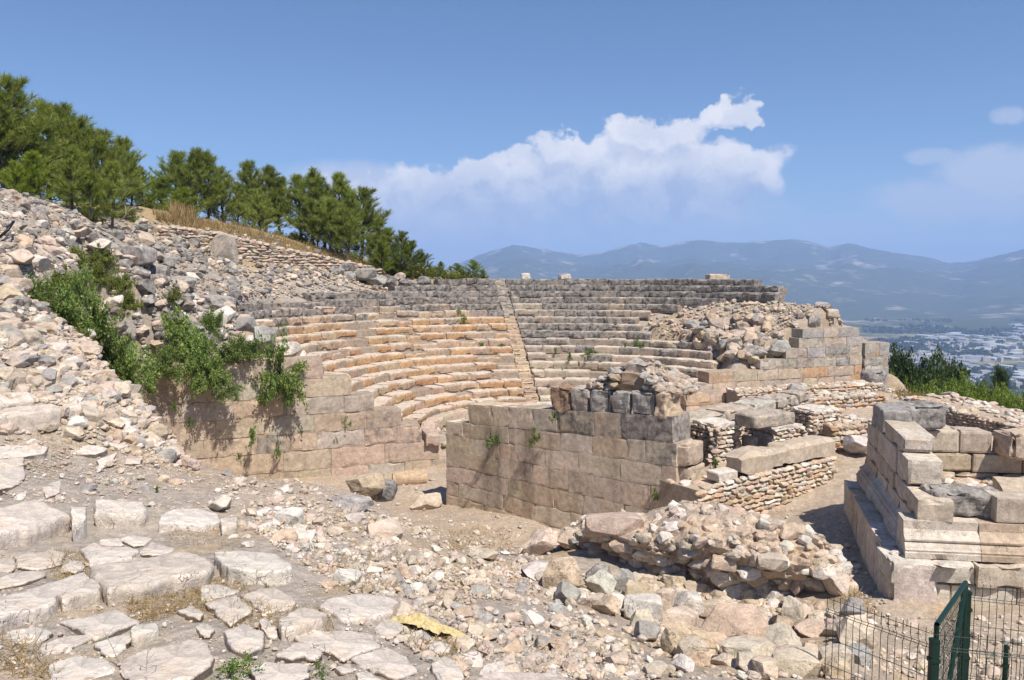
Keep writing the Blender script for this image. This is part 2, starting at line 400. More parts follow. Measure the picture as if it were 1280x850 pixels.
def stone_mat(name, per_object=False, fine=1.0):
    m, nt, b = newmat(name)
    if per_object:
        oi = nt.n('ShaderNodeObjectInfo'); base = oi.outputs['Color']; lich = oi.outputs['Alpha']
        tc = nt.n('ShaderNodeTexCoord'); geo = nt.n('ShaderNodeNewGeometry')
        pos = geo.outputs['Position']
    else:
        at_ = nt.n('ShaderNodeAttribute', attribute_name='Col'); base = at_.outputs['Color']; lich = at_.outputs['Alpha']
        tc = nt.n('ShaderNodeTexCoord'); pos = tc.outputs['Object']
    nA = nt.noise(pos, 1.7, 5, .6); nB = nt.noise(pos, 7.5, 6, .65); nC = nt.noise(pos, 38 * fine, 4, .7)
    v = nt.m('MULTIPLY_ADD', nA, .7, .65); col = nt.mix(1., base, v, 'MULTIPLY')
    v2 = nt.ss(nB, .3, .7, .80, 1.18); col = nt.mix(1., col, v2, 'MULTIPLY')
    v3 = nt.ss(nC, .28, .72, .80, 1.16); col = nt.mix(1., col, v3, 'MULTIPLY')
    # ochre iron stain and pale crust
    oc = nt.ss(nt.noise(pos, 2.6, 5, .6), .55, .72, 0, .5); col = nt.mix(oc, col, c4((.44, .30, .175)))
    pale = nt.ss(nt.noise(pos, 5.2, 5, .7), .58, .72, 0, .55); col = nt.mix(pale, col, c4((.58, .53, .46)))
    # grey weathering film, patchy, driven by how weathered each block is
    wn = nt.noise(pos, 3.1, 7, .68)
    f = nt.m('ADD', wn, nt.m('MULTIPLY', lich, .68)); f = nt.ss(f, .62, .98, 0, 1.)
    f = nt.m('MULTIPLY', f, nt.ss(lich, 0., .12, 0, 1))
    gcol = nt.mix(nt.ss(nt.noise(pos, 4.3, 7, .72), .36, .64), c4((.060, .054, .050)), c4((.33, .30, .27)))
    col = nt.mix(nt.m('MULTIPLY', f, .93), col, gcol)
    sp = nt.ss(nt.voro(pos, 26), .0, .22, .78, 1.); sp = nt.m('MAXIMUM', sp, nt.ss(nB, .45, .52, 0, 1)); col = nt.mix(1., col, sp, 'MULTIPLY')
    cw = nt.n('ShaderNodeVectorMath', operation='ADD'); nt.set(cw, 0, pos); nt.set(cw, 1, nt.noise(pos, 3.5, 3, .6, out=1))
    ck = nt.n('ShaderNodeTexVoronoi', feature='DISTANCE_TO_EDGE'); nt.set(ck, 'Vector', cw.outputs[0]); ck.inputs['Scale'].default_value = 2.3
    crack = nt.m('MULTIPLY', nt.ss(ck.outputs[0], .0, .016, 1, 0), nt.ss(nt.noise(pos, 1.9, 2), .5, .6))
    col = nt.mix(nt.m('MULTIPLY', crack, .6), col, c4((.16, .12, .085)))
    nt.set(b, 'Base Color', col)
    h = nt.m('ADD', nt.m('MULTIPLY', nB, .6), nt.m('MULTIPLY', nC, .35)); h = nt.m('SUBTRACT', h, nt.m('MULTIPLY', crack, .5))
    pit = nt.ss(nt.voro(pos, 30), 0, .3, -.25, 0); h = nt.m('ADD', h, pit)
    bp = nt.n('ShaderNodeBump'); bp.inputs['Strength'].default_value = .75; bp.inputs['Distance'].default_value = .028; nt.set(bp, 'Height', h)
    nt.set(b, 'Normal', bp.outputs[0]); return m
MAT['stone'] = stone_mat('weathered limestone')
MAT['rock'] = stone_mat('broken limestone', True)
def soil():
    m, nt, b = newmat('stony soil')
    a = nt.n('ShaderNodeAttribute', attribute_name='Col'); geo = nt.n('ShaderNodeNewGeometry'); pos = geo.outputs['Position']
    n1 = nt.noise(pos, 1.1, 6, .6); n2 = nt.noise(pos, 9, 6, .7); n3 = nt.noise(pos, 60, 3, .7)
    col = nt.mix(1., a.outputs['Color'], nt.m('MULTIPLY_ADD', n1, .6, .7), 'MULTIPLY')
    col = nt.mix(1., col, nt.ss(n2, .3, .7, .72, 1.2), 'MULTIPLY'); col = nt.mix(1., col, nt.ss(n3, .3, .7, .8, 1.2), 'MULTIPLY')
    # chips of limestone lying in it
    chip = nt.m('MULTIPLY', nt.ss(nt.voro(pos, 24), .30, .22, 0, 1), nt.ss(n2, .42, .56, 0, 1))
    chip2 = nt.m('MULTIPLY', nt.ss(nt.voro(pos, 55), .32, .24, 0, 1), nt.ss(nt.noise(pos, 4, 3), .42, .55, 0, .9))
    ch = nt.m('MAXIMUM', chip, chip2)
    near = nt.n('ShaderNodeVectorMath', operation='LENGTH'); nt.set(near, 0, pos); fade = nt.ss(near.outputs['Value'], 45, 70, 1, 0)
    ch = nt.m('MULTIPLY', ch, fade)
    col = nt.mix(nt.m('MULTIPLY', ch, .85), col, c4((.52, .46, .38)))
    nt.set(b, 'Base Color', col)
    h = nt.m('ADD', nt.m('MULTIPLY', n2, .5), nt.m('MULTIPLY', ch, .5)); h = nt.m('ADD', h, nt.m('MULTIPLY', n3, .25))
    bp = nt.n('ShaderNodeBump'); bp.inputs['Strength'].default_value = .8; bp.inputs['Distance'].default_value = .03; nt.set(bp, 'Height', h); nt.set(b, 'Normal', bp.outputs[0])
    return m
MAT['soil'] = soil()
def leafm(name, trans=.25):
    m, nt, b = newmat(name); a = nt.n('ShaderNodeAttribute', attribute_name='Col'); oi = nt.n('ShaderNodeObjectInfo')
    k = nt.m('MULTIPLY_ADD', oi.outputs['Random'], .45, .78)
    col = nt.mix(1., a.outputs['Color'], k, 'MULTIPLY'); nt.set(b, 'Base Color', col); b.inputs['Roughness'].default_value = .6
    tr = nt.n('ShaderNodeBsdfTranslucent'); nt.set(tr, 'Color', nt.mix(1., col, c4((1.2, 1.25, .6)), 'MULTIPLY'))
    mx = nt.n('ShaderNodeMixShader'); mx.inputs[0].default_value = trans; nt.set(mx, 1, b.outputs[0]); nt.set(mx, 2, tr.outputs[0])
    out = [n for n in m.node_tree.nodes if n.type == 'OUTPUT_MATERIAL'][0]; m.node_tree.links.new(mx.outputs[0], out.inputs[0]); return m
MAT['leaf'] = leafm('leaves')
MAT['needle'] = leafm('pine needles', .5)
MAT['straw'] = leafm('dry grass', .2)
def simple(name, col, rough=.6, metal=0., ns=12., amt=.3, bump=.0):
    m, nt, b = newmat(name); geo = nt.n('ShaderNodeTexCoord'); n = nt.noise(geo.outputs['Object'], ns, 5, .65)
    nt.set(b, 'Base Color', nt.mix(1., c4(col), nt.m('MULTIPLY_ADD', n, amt * 2, 1 - amt), 'MULTIPLY')); b.inputs['Roughness'].default_value = rough; b.inputs['Metallic'].default_value = metal
    if bump:
        bp = nt.n('ShaderNodeBump'); bp.inputs['Strength'].default_value = bump; bp.inputs['Distance'].default_value = .02; nt.set(bp, 'Height', n); nt.set(b, 'Normal', bp.outputs[0])
    return m
MAT['bark'] = simple('pine bark', (.085, .065, .05), .95, ns=20, amt=.45, bump=.8)
MAT['deadwood'] = simple('bleached dead wood', (.36, .31, .26), .9)
MAT['green_metal'] = simple('dark green painted steel', (.006, .026, .019), .4, .0, 30, .2)
MAT['wire'] = simple('dark green coated wire', (.02, .04, .032), .5, .0, 30, .2)
MAT['hose'] = simple('black plastic hose', (.012, .012, .013), .4)
MAT['sheet'] = simple('yellowed plastic sheeting', (.50, .40, .20), .5, ns=9, amt=.35, bump=.6)
MAT['roofsheet'] = simple('greenhouse film', (.33, .34, .35), .6, ns=.03, amt=.25)
MAT['hut'] = simple('pale rendered wall', (.42, .39, .35), .9, ns=.2, amt=.15)
def land(name):
    m, nt, b = newmat(name); geo = nt.n('ShaderNodeNewGeometry'); pos = geo.outputs['Position']
    a = nt.n('ShaderNodeAttribute', attribute_name='Col')
    n1 = nt.noise(pos, .0011, 8, .6); n2 = nt.noise(pos, .007, 7, .65); n3 = nt.noise(pos, .03, 4, .7)
    forest = nt.mix(n3, c4((.02, .035, .012)), c4((.10, .11, .055)))
    bare = nt.mix(n2, c4((.26, .22, .16)), c4((.42, .37, .30)))
    f = nt.m('ADD', nt.m('MULTIPLY', n1, .5), nt.m('MULTIPLY', n2, .5)); f = nt.m('ADD', f, a.outputs['Alpha'])
    col = nt.mix(nt.ss(f, .50, .62, 0, .9), forest, bare)  # forest and bare ground; their colour contrast also stands in for relief shading
    field = nt.n('ShaderNodeTexVoronoi', feature='F1'); nt.set(field, 'Vector', pos); field.inputs['Scale'].default_value = .011
    fc = nt.mix(nt.m('MULTIPLY', 1., field.outputs['Distance']), c4((.16, .15, .08)), c4((.30, .25, .17)))
    rgb = nt.n('ShaderNodeSeparateColor'); nt.set(rgb, 0, a.outputs['Color'])
    fm = nt.m('MULTIPLY', rgb.outputs[0], nt.ss(n2, .50, .56, 0, 1)); col = nt.mix(fm, col, fc)
    nt.set(b, 'Base Color', col); b.inputs['Roughness'].default_value = 1; b.inputs['Specular IOR Level'].default_value = 0
    return m
MAT['land'] = land('distant land')
# ------------------------------------------------------------------ light, sky, clouds, air
SUN = np.array([.30, -.45, .84]); SUN /= np.linalg.norm(SUN)
sl = bpy.data.lights.new('sun', 'SUN'); sl.energy = 4.9; sl.angle = R(.5); sl.color = (1, .94, .86)
so = bpy.data.objects.new('sun', sl); COL.objects.link(so); so.rotation_euler = Vector(SUN).to_track_quat('Z', 'Y').to_euler(); so.location = (30, -10, 60)
W = bpy.data.worlds.new('World'); S.world = W; W.use_nodes = True; W.node_tree.nodes.clear()
def build_sky():
    nt = NT(W.node_tree); out = nt.n('ShaderNodeOutputWorld'); bg = nt.n('ShaderNodeBackground'); W.node_tree.links.new(bg.outputs[0], out.inputs[0])
    sky = nt.n('ShaderNodeTexSky', sky_type='NISHITA', sun_disc=False); sky.sun_elevation = math.asin(SUN[2]); sky.sun_rotation = math.atan2(SUN[0], SUN[1])
    sky.altitude = 250; sky.air_density = 1.0; sky.dust_density = .1; sky.ozone_density = 5.0
    bg.inputs['Strength'].default_value = SKY_K
    skyc = nt.mix(1., sky.outputs[0], c4((.88, .985, 1.10)), 'MULTIPLY')
    tc = nt.n('ShaderNodeTexCoord'); sp = nt.n('ShaderNodeSeparateXYZ'); nt.set(sp, 0, tc.outputs['Generated'])
    y = nt.m('MAXIMUM', sp.outputs[1], .05); u = nt.m('DIVIDE', sp.outputs[0], y); v = nt.m('DIVIDE', sp.outputs[2], y)
    front = nt.ss(sp.outputs[1], .1, .25)
    cb = nt.n('ShaderNodeCombineXYZ'); nt.set(cb, 0, u); nt.set(cb, 1, v); p = cb.outputs[0]
    def warp(off):
        ad = nt.n('ShaderNodeVectorMath', operation='ADD'); nt.set(ad, 0, p); ad.inputs[1].default_value = off; return ad.outputs[0]
    def fields(pv):
        s1 = nt.n('ShaderNodeSeparateXYZ'); nt.set(s1, 0, pv)
        return s1.outputs[0], s1.outputs[1]
    SUNOFF = (.010, .022, 0)
    blobs = [(912,146,30,20,1.),(895,150,20,14,.8),(925,150,18,14,.7),(700,186,36,26,1.),(735,196,40,30,1.),(790,172,46,30,1.),(835,168,40,26,1.),(868,168,30,22,.9),(660,214,46,26,1.),(612,218,44,26,1.),
             (570,236,60,28,.9),(520,255,70,32,.9),(640,245,90,42,1.),(740,230,100,46,1.),(830,210,80,42,1.),(905,215,60,30,.9),(945,212,28,22,.7),(470,240,70,22,.55),(430,232,70,16,.4),(600,270,110,40,.8),(760,265,120,36,.65),(880,245,80,28,.55),(955,214,40,26,.6),(930,225,50,28,.7)]
    def warped(pv):
        q = pv
        for sc, am in ((9, .034), (24, .030), (64, .011), (170, .005)):
            n = nt.noise(pv, sc, 2, .5, out=1); sb = nt.n('ShaderNodeVectorMath', operation='SUBTRACT'); nt.set(sb, 0, n); sb.inputs[1].default_value = (.5, .5, .5)
            ml = nt.n('ShaderNodeVectorMath', operation='SCALE'); nt.set(ml, 0, sb.outputs[0]); ml.inputs['Scale'].default_value = am * 1.9
            ad = nt.n('ShaderNodeVectorMath', operation='ADD'); nt.set(ad, 0, q); nt.set(ad, 1, ml.outputs[0]); q = ad.outputs[0]
        return q
    def density(pv):
        x, yv = fields(warped(pv))
        acc = None
        for (px, py, rx, ry, st) in blobs:
            d = at(px, py, 1.); cx, cz = d[0], d[2]
            dx = nt.m('MULTIPLY', nt.m('SUBTRACT', x, cx), F / rx / 1.15); dy = nt.m('MULTIPLY', nt.m('SUBTRACT', yv, cz), F / ry / 1.15)
            q = nt.m('ADD', nt.m('MULTIPLY', dx, dx), nt.m('MULTIPLY', dy, dy))
            e = nt.m('MULTIPLY', nt.m('MAXIMUM', nt.m('SUBTRACT', 1., q), 0.), st)
            acc = e if acc is None else nt.m('MAXIMUM', acc, e)
        n = nt.noise(pv, 30, 8, .62)
        return nt.m('ADD', acc, nt.m('MULTIPLY_ADD', n, .7, -.35)), acc
    d0, base = density(p); d1, _ = density(warp(SUNOFF))
    cov = nt.m('MULTIPLY', nt.ss(d0, -.04, .50), nt.ss(base, .0, .14))
    # lower, the cloud dissolves into the haze
    lowfade = nt.ss(v, .045, .115); core = nt.m('MULTIPLY', cov, nt.ss(v, .03, .14, .35, 1.))
    sh = nt.m('SUBTRACT', d0, d1); lit = nt.ss(sh, -.30, .34, 0, 1)
    puff = nt.ss(nt.noise(warped(p), 13, 4, .6), .36, .62); lit = nt.m('MULTIPLY_ADD', puff, .5, nt.m('MULTIPLY', lit, .5))
    lit = nt.m('MULTIPLY_ADD', lit, .72, nt.m('MULTIPLY', nt.ss(v, .06, .17), .35))
    ccol = nt.mix(lit, c4((3.4, 4.5, 6.7)), c4((9.6, 9.5, 9.6)))
    # thin veils on the right and along the horizon
    def veil(px, py, rx, ry, st, sc):
        d = at(px, py, 1.)
        dx = nt.m('MULTIPLY', nt.m('SUBTRACT', u, d[0]), F / rx); dy = nt.m('MULTIPLY', nt.m('SUBTRACT', v, d[2]), F / ry)
        q = nt.m('MAXIMUM', nt.m('SUBTRACT', 1., nt.m('ADD', nt.m('MULTIPLY', dx, dx), nt.m('MULTIPLY', dy, dy))), 0.)
        n = nt.noise(p, sc, 8, .62); return nt.m('MULTIPLY', nt.m('MULTIPLY', nt.ss(nt.m('ADD', nt.m('MULTIPLY', q, .6), n), .56, 1.0), nt.ss(q, 0, .35)), st)
    vv = veil(1262, 144, 32, 16, .55, 26)
    for a in [(1265, 215, 130, 44, .75, 14), (1200, 250, 150, 40, .6, 13), (1165, 196, 44, 14, .5, 26), (980, 186, 22, 10, .3, 30), (1060, 285, 160, 22, .22, 12), (440, 240, 200, 46, .9, 9), (540, 275, 210, 70, .65, 6), (850, 270, 190, 50, .4, 8)]:
        vv = nt.m('MAXIMUM', vv, veil(*a))
    col = nt.mix(nt.m('MULTIPLY', vv, front), skyc, c4((6.3, 6.8, 7.9)))
    col = nt.mix(nt.m('MULTIPLY', core, front), col, ccol)
    nt.set(bg, 'Color', col)
HAZE_D = 1.35e-4
def build_air():
    mb = MB(); u, f = lattice(1, 1, 1)
    lo = np.array([-21000., -3000., -222.]); hi = np.array([21000., 17500., 620.])
    mb.add((u + 1) / 2 * (hi - lo) + lo, f)
    m = bpy.data.materials.new('hazy air'); m.use_nodes = True; m.node_tree.nodes.clear(); nt = NT(m.node_tree)
    o = nt.n('ShaderNodeOutputMaterial'); v = nt.n('ShaderNodeVolumePrincipled'); v.inputs['Color'].default_value = HAZE_C; v.inputs['Density'].default_value = HAZE_D; v.inputs['Anisotropy'].default_value = 0.
    m.node_tree.links.new(v.outputs[0], o.inputs['Volume'])
    ob = mb.build('haze', m); tag(ob, 'pale blue summer haze over the valley', 'haze', kind='stuff')
RIDGE = [(-900,300),(-300,330),(200,345),(480,342),(560,334),(585,325),(610,315),(640,307),(660,309),(690,313),(720,318),(750,316),(775,308),(800,303),(830,307),(845,303),(870,299),(900,302),(940,303),(985,300),(1010,303),(1035,309),(1060,306),(1090,312),(1120,316),(1150,322),(1185,331),(1200,330),(1230,322),(1280,311),(1400,290),(1600,300),(2200,320)]
def build_far():
    # mountains: one height field from the foothills to behind the ridge
    az = np.radians(np.linspace(-62, 62, 700)); rr = np.concatenate([np.linspace(3400, 11400, 190), np.linspace(11500, 16000, 24)])
    A, Rr = np.meshgrid(az, rr); X = np.sin(A) * Rr; Y = np.cos(A) * Rr
    px = 640 + F * np.tan(A); rp = np.array(RIDGE, float)
    hy = np.interp(px, rp[:, 0], rp[:, 1]); RD = 11200.
    ridge = np.array([at(a, b, 1.)[2] for a, b in zip(px[0], hy[0])])[None] * (RD * np.cos(A))
    P = np.stack([X / 1500, Y / 1500, X * 0], -1); n = fbm(P, 6, .52); rd = 1 - np.abs(fbm(P * .8 + 40, 6, .55)) * 2.1
    foot = 3700 + 900 * fbm(np.stack([A * 4, A * 0, A * 0], -1), 2) + 500 * sm(.2, .5, A)
    s = np.clip((Rr - foot) / (RD - foot), 0, 1); back = np.clip((Rr - RD) / 4800, 0, 1)
    prof = s ** 1.25
    H = ridge + 220
    z = H * prof * (1 + (rd * 1.15 + n * .7) * (1 - s) * np.minimum(1, s * 5)) - back * (H + 10)
    z = np.minimum(z, np.where(s < 1, (ridge / RD * Rr + 220) * .985 + 3, 1e9)) + n * 8 * np.minimum(1, s * 4) * (s < 1)
    z = z + fbm(P * 4 + 11, 5, .6) * 75 * np.clip(4 * s * (1 - s), 0, 1) - (1 - np.abs(fbm(P * 2.2 + 31, 4)) * 2.4 < .1) * 0
    Z = np.clip(-219.5 + np.maximum(z, -1.2), -220.7, 600)
    nR, nA = Z.shape; i = np.arange(nR - 1)[:, None] * nA; j = np.arange(nA - 1)[None]
    Q = np.stack([i + j, i + j + 1, i + nA + j + 1, i + nA + j], -1).reshape(-1, 4)
    bare = (sm(.65, 1.0, s) * .10 + .03 * rd - .04).ravel()
    mb = MB(); mb.add(np.stack([X, Y, Z], -1).reshape(-1, 3), Q, np.stack([bare * 0, bare * 0, bare * 0, bare], -1))
    tag(mb.build('mountains', MAT['land'], smooth=True), 'long hazy blue mountain ridge beyond the valley', 'mountains', kind='structure')
    az = np.radians(np.linspace(-75, 75, 120)); rr = np.linspace(350, 7000, 70)
    A, Rr = np.meshgrid(az, rr); X = np.sin(A) * Rr; Y = np.cos(A) * Rr
    nR, nA = X.shape; i = np.arange(nR - 1)[:, None] * nA; j = np.arange(nA - 1)[None]
    Q = np.stack([i + j, i + j + 1, i + nA + j + 1, i + nA + j], -1).reshape(-1, 4)
    fld = sm(4200, 2400, Rr).ravel()
    mb = MB(); mb.add(np.stack([X, Y, X * 0 - 219.8], -1).reshape(-1, 3), Q, np.stack([fld, fld * 0, fld * 0, fld * .06 - .03], -1))
    tag(mb.build('valley', MAT['land'], smooth=True), 'wide green valley floor with fields far below', 'valley', kind='structure')
    # greenhouses: long low ridged sheds
    def shed(w, d, h):
        mb = MB(); nb = max(1, int(w / 9)); u, f = lattice(1, 1, 1)
        mb.add((u + [0, 0, 1]) * [w / 2, d / 2, h / 2], f, (.5, .5, .5, 0))
        for k in range(nb):
            x0 = -w / 2 + w / nb * k; x1 = x0 + w / nb; xm = (x0 + x1) / 2
            v = [(x0, -d / 2, h), (x1, -d / 2, h), (xm, -d / 2, h + 2.0), (x0, d / 2, h), (x1, d / 2, h), (xm, d / 2, h + 2.0)]
            mb.add(np.array(v) + [0, 0, .01], [(0, 1, 2), (4, 3, 5)]); mb.add(np.array(v) + [0, 0, .01], [(1, 4, 5, 2), (3, 0, 2, 5)])
        return mb.mesh('greenhouse', MAT['roofsheet'])
    protos = [shed(w, d, 3.2) for w, d in ((36, 60), (54, 48), (70, 40), (27, 70), (45, 90), (90, 55))]
    rg = np.random.default_rng(5); nI = 0
    hutm = None
    zones = [((1112, 1280), (446, 478), 62), ((1115, 1280), (422, 446), 44), ((1150, 1280), (405, 424), 26), ((1005, 1100), (396, 404), 4)]
    placed = []
    for (x0, x1), (y0, y1), cnt in zones:
        k = 0; tries = 0
        while k < cnt and tries < 3000:
            tries += 1
            px, py = rg.uniform(x0, x1), rg.uniform(y0, y1)
            if fbm(np.array([[px * .025, py * .09, 2.]]), 2)[0] < -.02: continue
            d = ray(px, py); D = -219.8 / d[2]; P = d * D
            if D > 3600 or any((P[0] - q[0]) ** 2 + (P[1] - q[1]) ** 2 < (q[2] + 26) ** 2 for q in placed): continue
            me = protos[rg.integers(len(protos))]; o = bpy.data.objects.new('greenhouse', me); COL.objects.link(o)
            sc = rg.uniform(.3, .75); o.location = (P[0], P[1], -219.8); o.rotation_euler = (0, 0, .35 + rg.choice([0, PI / 2]) + rg.uniform(-.12, .12)); o.scale = (sc, sc, 1)
            placed.append((P[0], P[1], 30 * sc)); k += 1
            tag(o, 'low white plastic greenhouse on the hazy valley floor beyond the green bushes', 'greenhouse', 'white greenhouses scattered over the valley floor')
    # houses of the valley town
    hm = MB(); u, f = lattice(1, 1, 1); hm.add((u + [0, 0, 1]) * [6, 5, 4.5], f, (.5, .5, .5, 0)); hm.add((u + [0, 0, 1]) * [2, 1.6, 1.2] + [1.5, 1, 9.01], f); hme = hm.mesh('house', MAT['hut'])
    k = 0; tries = 0
    while k < 60 and tries < 2000:
        tries += 1; px, py = rg.uniform(1112, 1290), rg.uniform(428, 486); d = ray(px, py); P = d * (-219.8 / d[2])
        if any((P[0] - q[0]) ** 2 + (P[1] - q[1]) ** 2 < (q[2] + 9) ** 2 for q in placed): continue
        o = bpy.data.objects.new('house', hme); COL.objects.link(o); o.location = (P[0], P[1], -219.8); o.rotation_euler = (0, 0, rg.uniform(0, 3)); sc = rg.uniform(.8, 1.6); o.scale = (sc, sc, rg.uniform(.7, 1.3)); placed.append((P[0], P[1], 8)); k += 1
        tag(o, 'tiny pale house among the greenhouses on the valley floor', 'house', 'small houses scattered among the valley greenhouses')
    # groves on the valley floor: far-off trees that read as one mass
    tm = MB(); v, ff = ICO[1]
    for q in range(2600):
        px, py = rg.uniform(1080, 1330), rg.uniform(400, 490); d = ray(px, py); P = d * (-219.8 / d[2])
        if fbm(np.array([[P[0] / 260, P[1] / 260, 7.]]), 3)[0] < .02 or any((P[0] - a[0]) ** 2 + (P[1] - a[1]) ** 2 < (a[2] + 6) ** 2 for a in placed): continue
        for _ in range(3):
            r = rg.uniform(3, 7); c = P + [rg.normal() * 9, rg.normal() * 9, r * .7]
            tm.add(v * [r, r, r * rg.uniform(.8, 1.3)] * (1 + .25 * rg.normal(size=(len(v), 1))) + c, ff, (*jit((.035, .055, .022), .3), 0))
    tag(tm.build('grove', MAT['leaf']), 'dark groves of trees spread over the hazy valley floor', 'trees', kind='stuff')
# ------------------------------------------------------------------ masonry
def pick(*cols): return jit(cols[rng.integers(len(cols))], .1, .03)
def course(mb, a, b, z0a, z1a, z0b, z1b, depth, lens=(.9, 1.5), tints=(CREAM, PINK), lichen=0., gap=.012, proud=.012, setback=0., seg=.16, front=-1, **kw):
    """a row of ashlar blocks from plan point a to b; its face lies on the line a-b, the depth runs to the left of a->b times -front"""
    a = np.asarray(a, float); b = np.asarray(b, float); L = np.linalg.norm(b - a); d = (b - a) / L; nrm = np.array([-d[1], d[0]]) * -front
    yaw = math.atan2(d[1], d[0]); s = 0.
    while s < L - 1e-3:
        l = rng.uniform(*lens)
        if L - s - l < lens[0] * .55: l = L - s
        t = (s + l / 2) / L; z0 = z0a + (z0b - z0a) * t; z1 = z1a + (z1b - z1a) * t
        slope = math.atan2(((z1b - z1a) + (z0b - z0a)) / 2, L)
        off = rng.uniform(-proud, proud) + setback
        c = a + d * (s + l / 2) + nrm * (depth / 2 + off)
        li = lichen(t, z1) if callable(lichen) else lichen
        tt = tints(t, z1) if callable(tints) else pick(*tints)
        block(mb, (c[0], c[1], (z0 + z1) / 2), (l - gap, depth, z1 - z0 - gap), yaw, tt, max(0, li + rng.uniform(-.18, .18)) if li > 0 else 0, pitch=-slope, seg=seg, **kw)
        s += l
def core(mb, a, b, z0a, z1a, z0b, z1b, depth, inset=.03, front=-1, tint=(.34, .27, .2)):
    a = np.asarray(a, float); b = np.asarray(b, float); d = (b - a) / np.linalg.norm(b - a); n = np.array([-d[1], d[0]]) * -front
    a2, b2 = a + d * .06, b - d * .06
    p = [a2 + n * inset, b2 + n * inset, b2 + n * (depth - inset), a2 + n * (depth - inset)]
    zt = [z1a, z1b, z1b, z1a]; zb = [z0a, z0b, z0b, z0a]
    v = [(*p[i], zb[i]) for i in range(4)] + [(*p[i], zt[i] - .06) for i in range(4)]
    mb.add(v, [(3, 2, 1, 0), (4, 5, 6, 7), (0, 1, 5, 4), (1, 2, 6, 5), (2, 3, 7, 6), (3, 0, 4, 7)], (*tint, 0))

def rubble_face(mb, a, b, z0, z1a, z1b, sz=(.16, .34), depth=.3, tints=(CREAM, PINK, WHITE, OCHRE), front=-1, lichen=.0, flat=.55, top=True, seedset=2, z0b=None):
    """dry-laid small stones over the face and top of a wall running from a to b"""
    a = np.asarray(a, float); b = np.asarray(b, float); L = np.linalg.norm(b - a); d = (b - a) / L; n = np.array([-d[1], d[0]]) * -front; yaw = math.atan2(d[1], d[0])
    z0b = z0 if z0b is None else z0b
    m = (sz[0] + sz[1]) / 2 * flat; zz = min(z0, z0b); row = 0
    while zz < max(z1a, z1b):
        h = m * rng.uniform(.8, 1.25); s = -rng.uniform(0, .2)
        while s < L:
            l = rng.uniform(*sz); t = np.clip((s + l / 2) / L, 0, 1)
            zl = z0 + (z0b - z0) * t; zh = z1a + (z1b - z1a) * t
            if zl - .05 < zz + h / 2 < zh:
                v, f = PROTO[seedset][int(rng.choice([0, 3, 6, 9, 1, 4]))]
                dd = depth * rng.uniform(.8, 1.2)
                p = v * [l / 2 * 1.06, dd / 2, h / 2 * 1.08]
                p = p @ rotm(yaw + rng.normal() * .08, rng.normal() * .07, rng.normal() * .06).T
                c = a + d * (s + l / 2) + n * (dd / 2 - .05 + rng.normal() * .018)
                mb.add(p + [c[0], c[1], zz + h / 2], f, (*pick(*tints), max(0, lichen + rng.uniform(-.2, .2)) if lichen > 0 else 0))
            s += l * .98
        zz += h * .96; row += 1
def rubble_top(mb, poly, z, n, sz=(.1, .3), tints=(CREAM, PINK, WHITE), lichen=0.):
    P = np.array(poly); lo, hi = P[:, :2].min(0), P[:, :2].max(0); k = 0
    zf = z if callable(z) else (lambda x, y: z)
    while k < n:
        q = rng.uniform(lo, hi)
        if sdist(np.array([q[0]]), np.array([q[1]]), P[:, :2])[0] < 0: k += .2; continue
        v, f = PROTO[2][rng.integers(NP)]; s = rng.uniform(*sz) / 2
        p = v * [s * rng.uniform(.9, 1.4), s, s * rng.uniform(.4, .7)] @ rotm(rng.uniform(0, 6.3), rng.normal() * .15, rng.normal() * .15).T
        mb.add(p + [q[0], q[1], zf(q[0], q[1]) + s * .12], f, (*pick(*tints), lichen)); k += 1

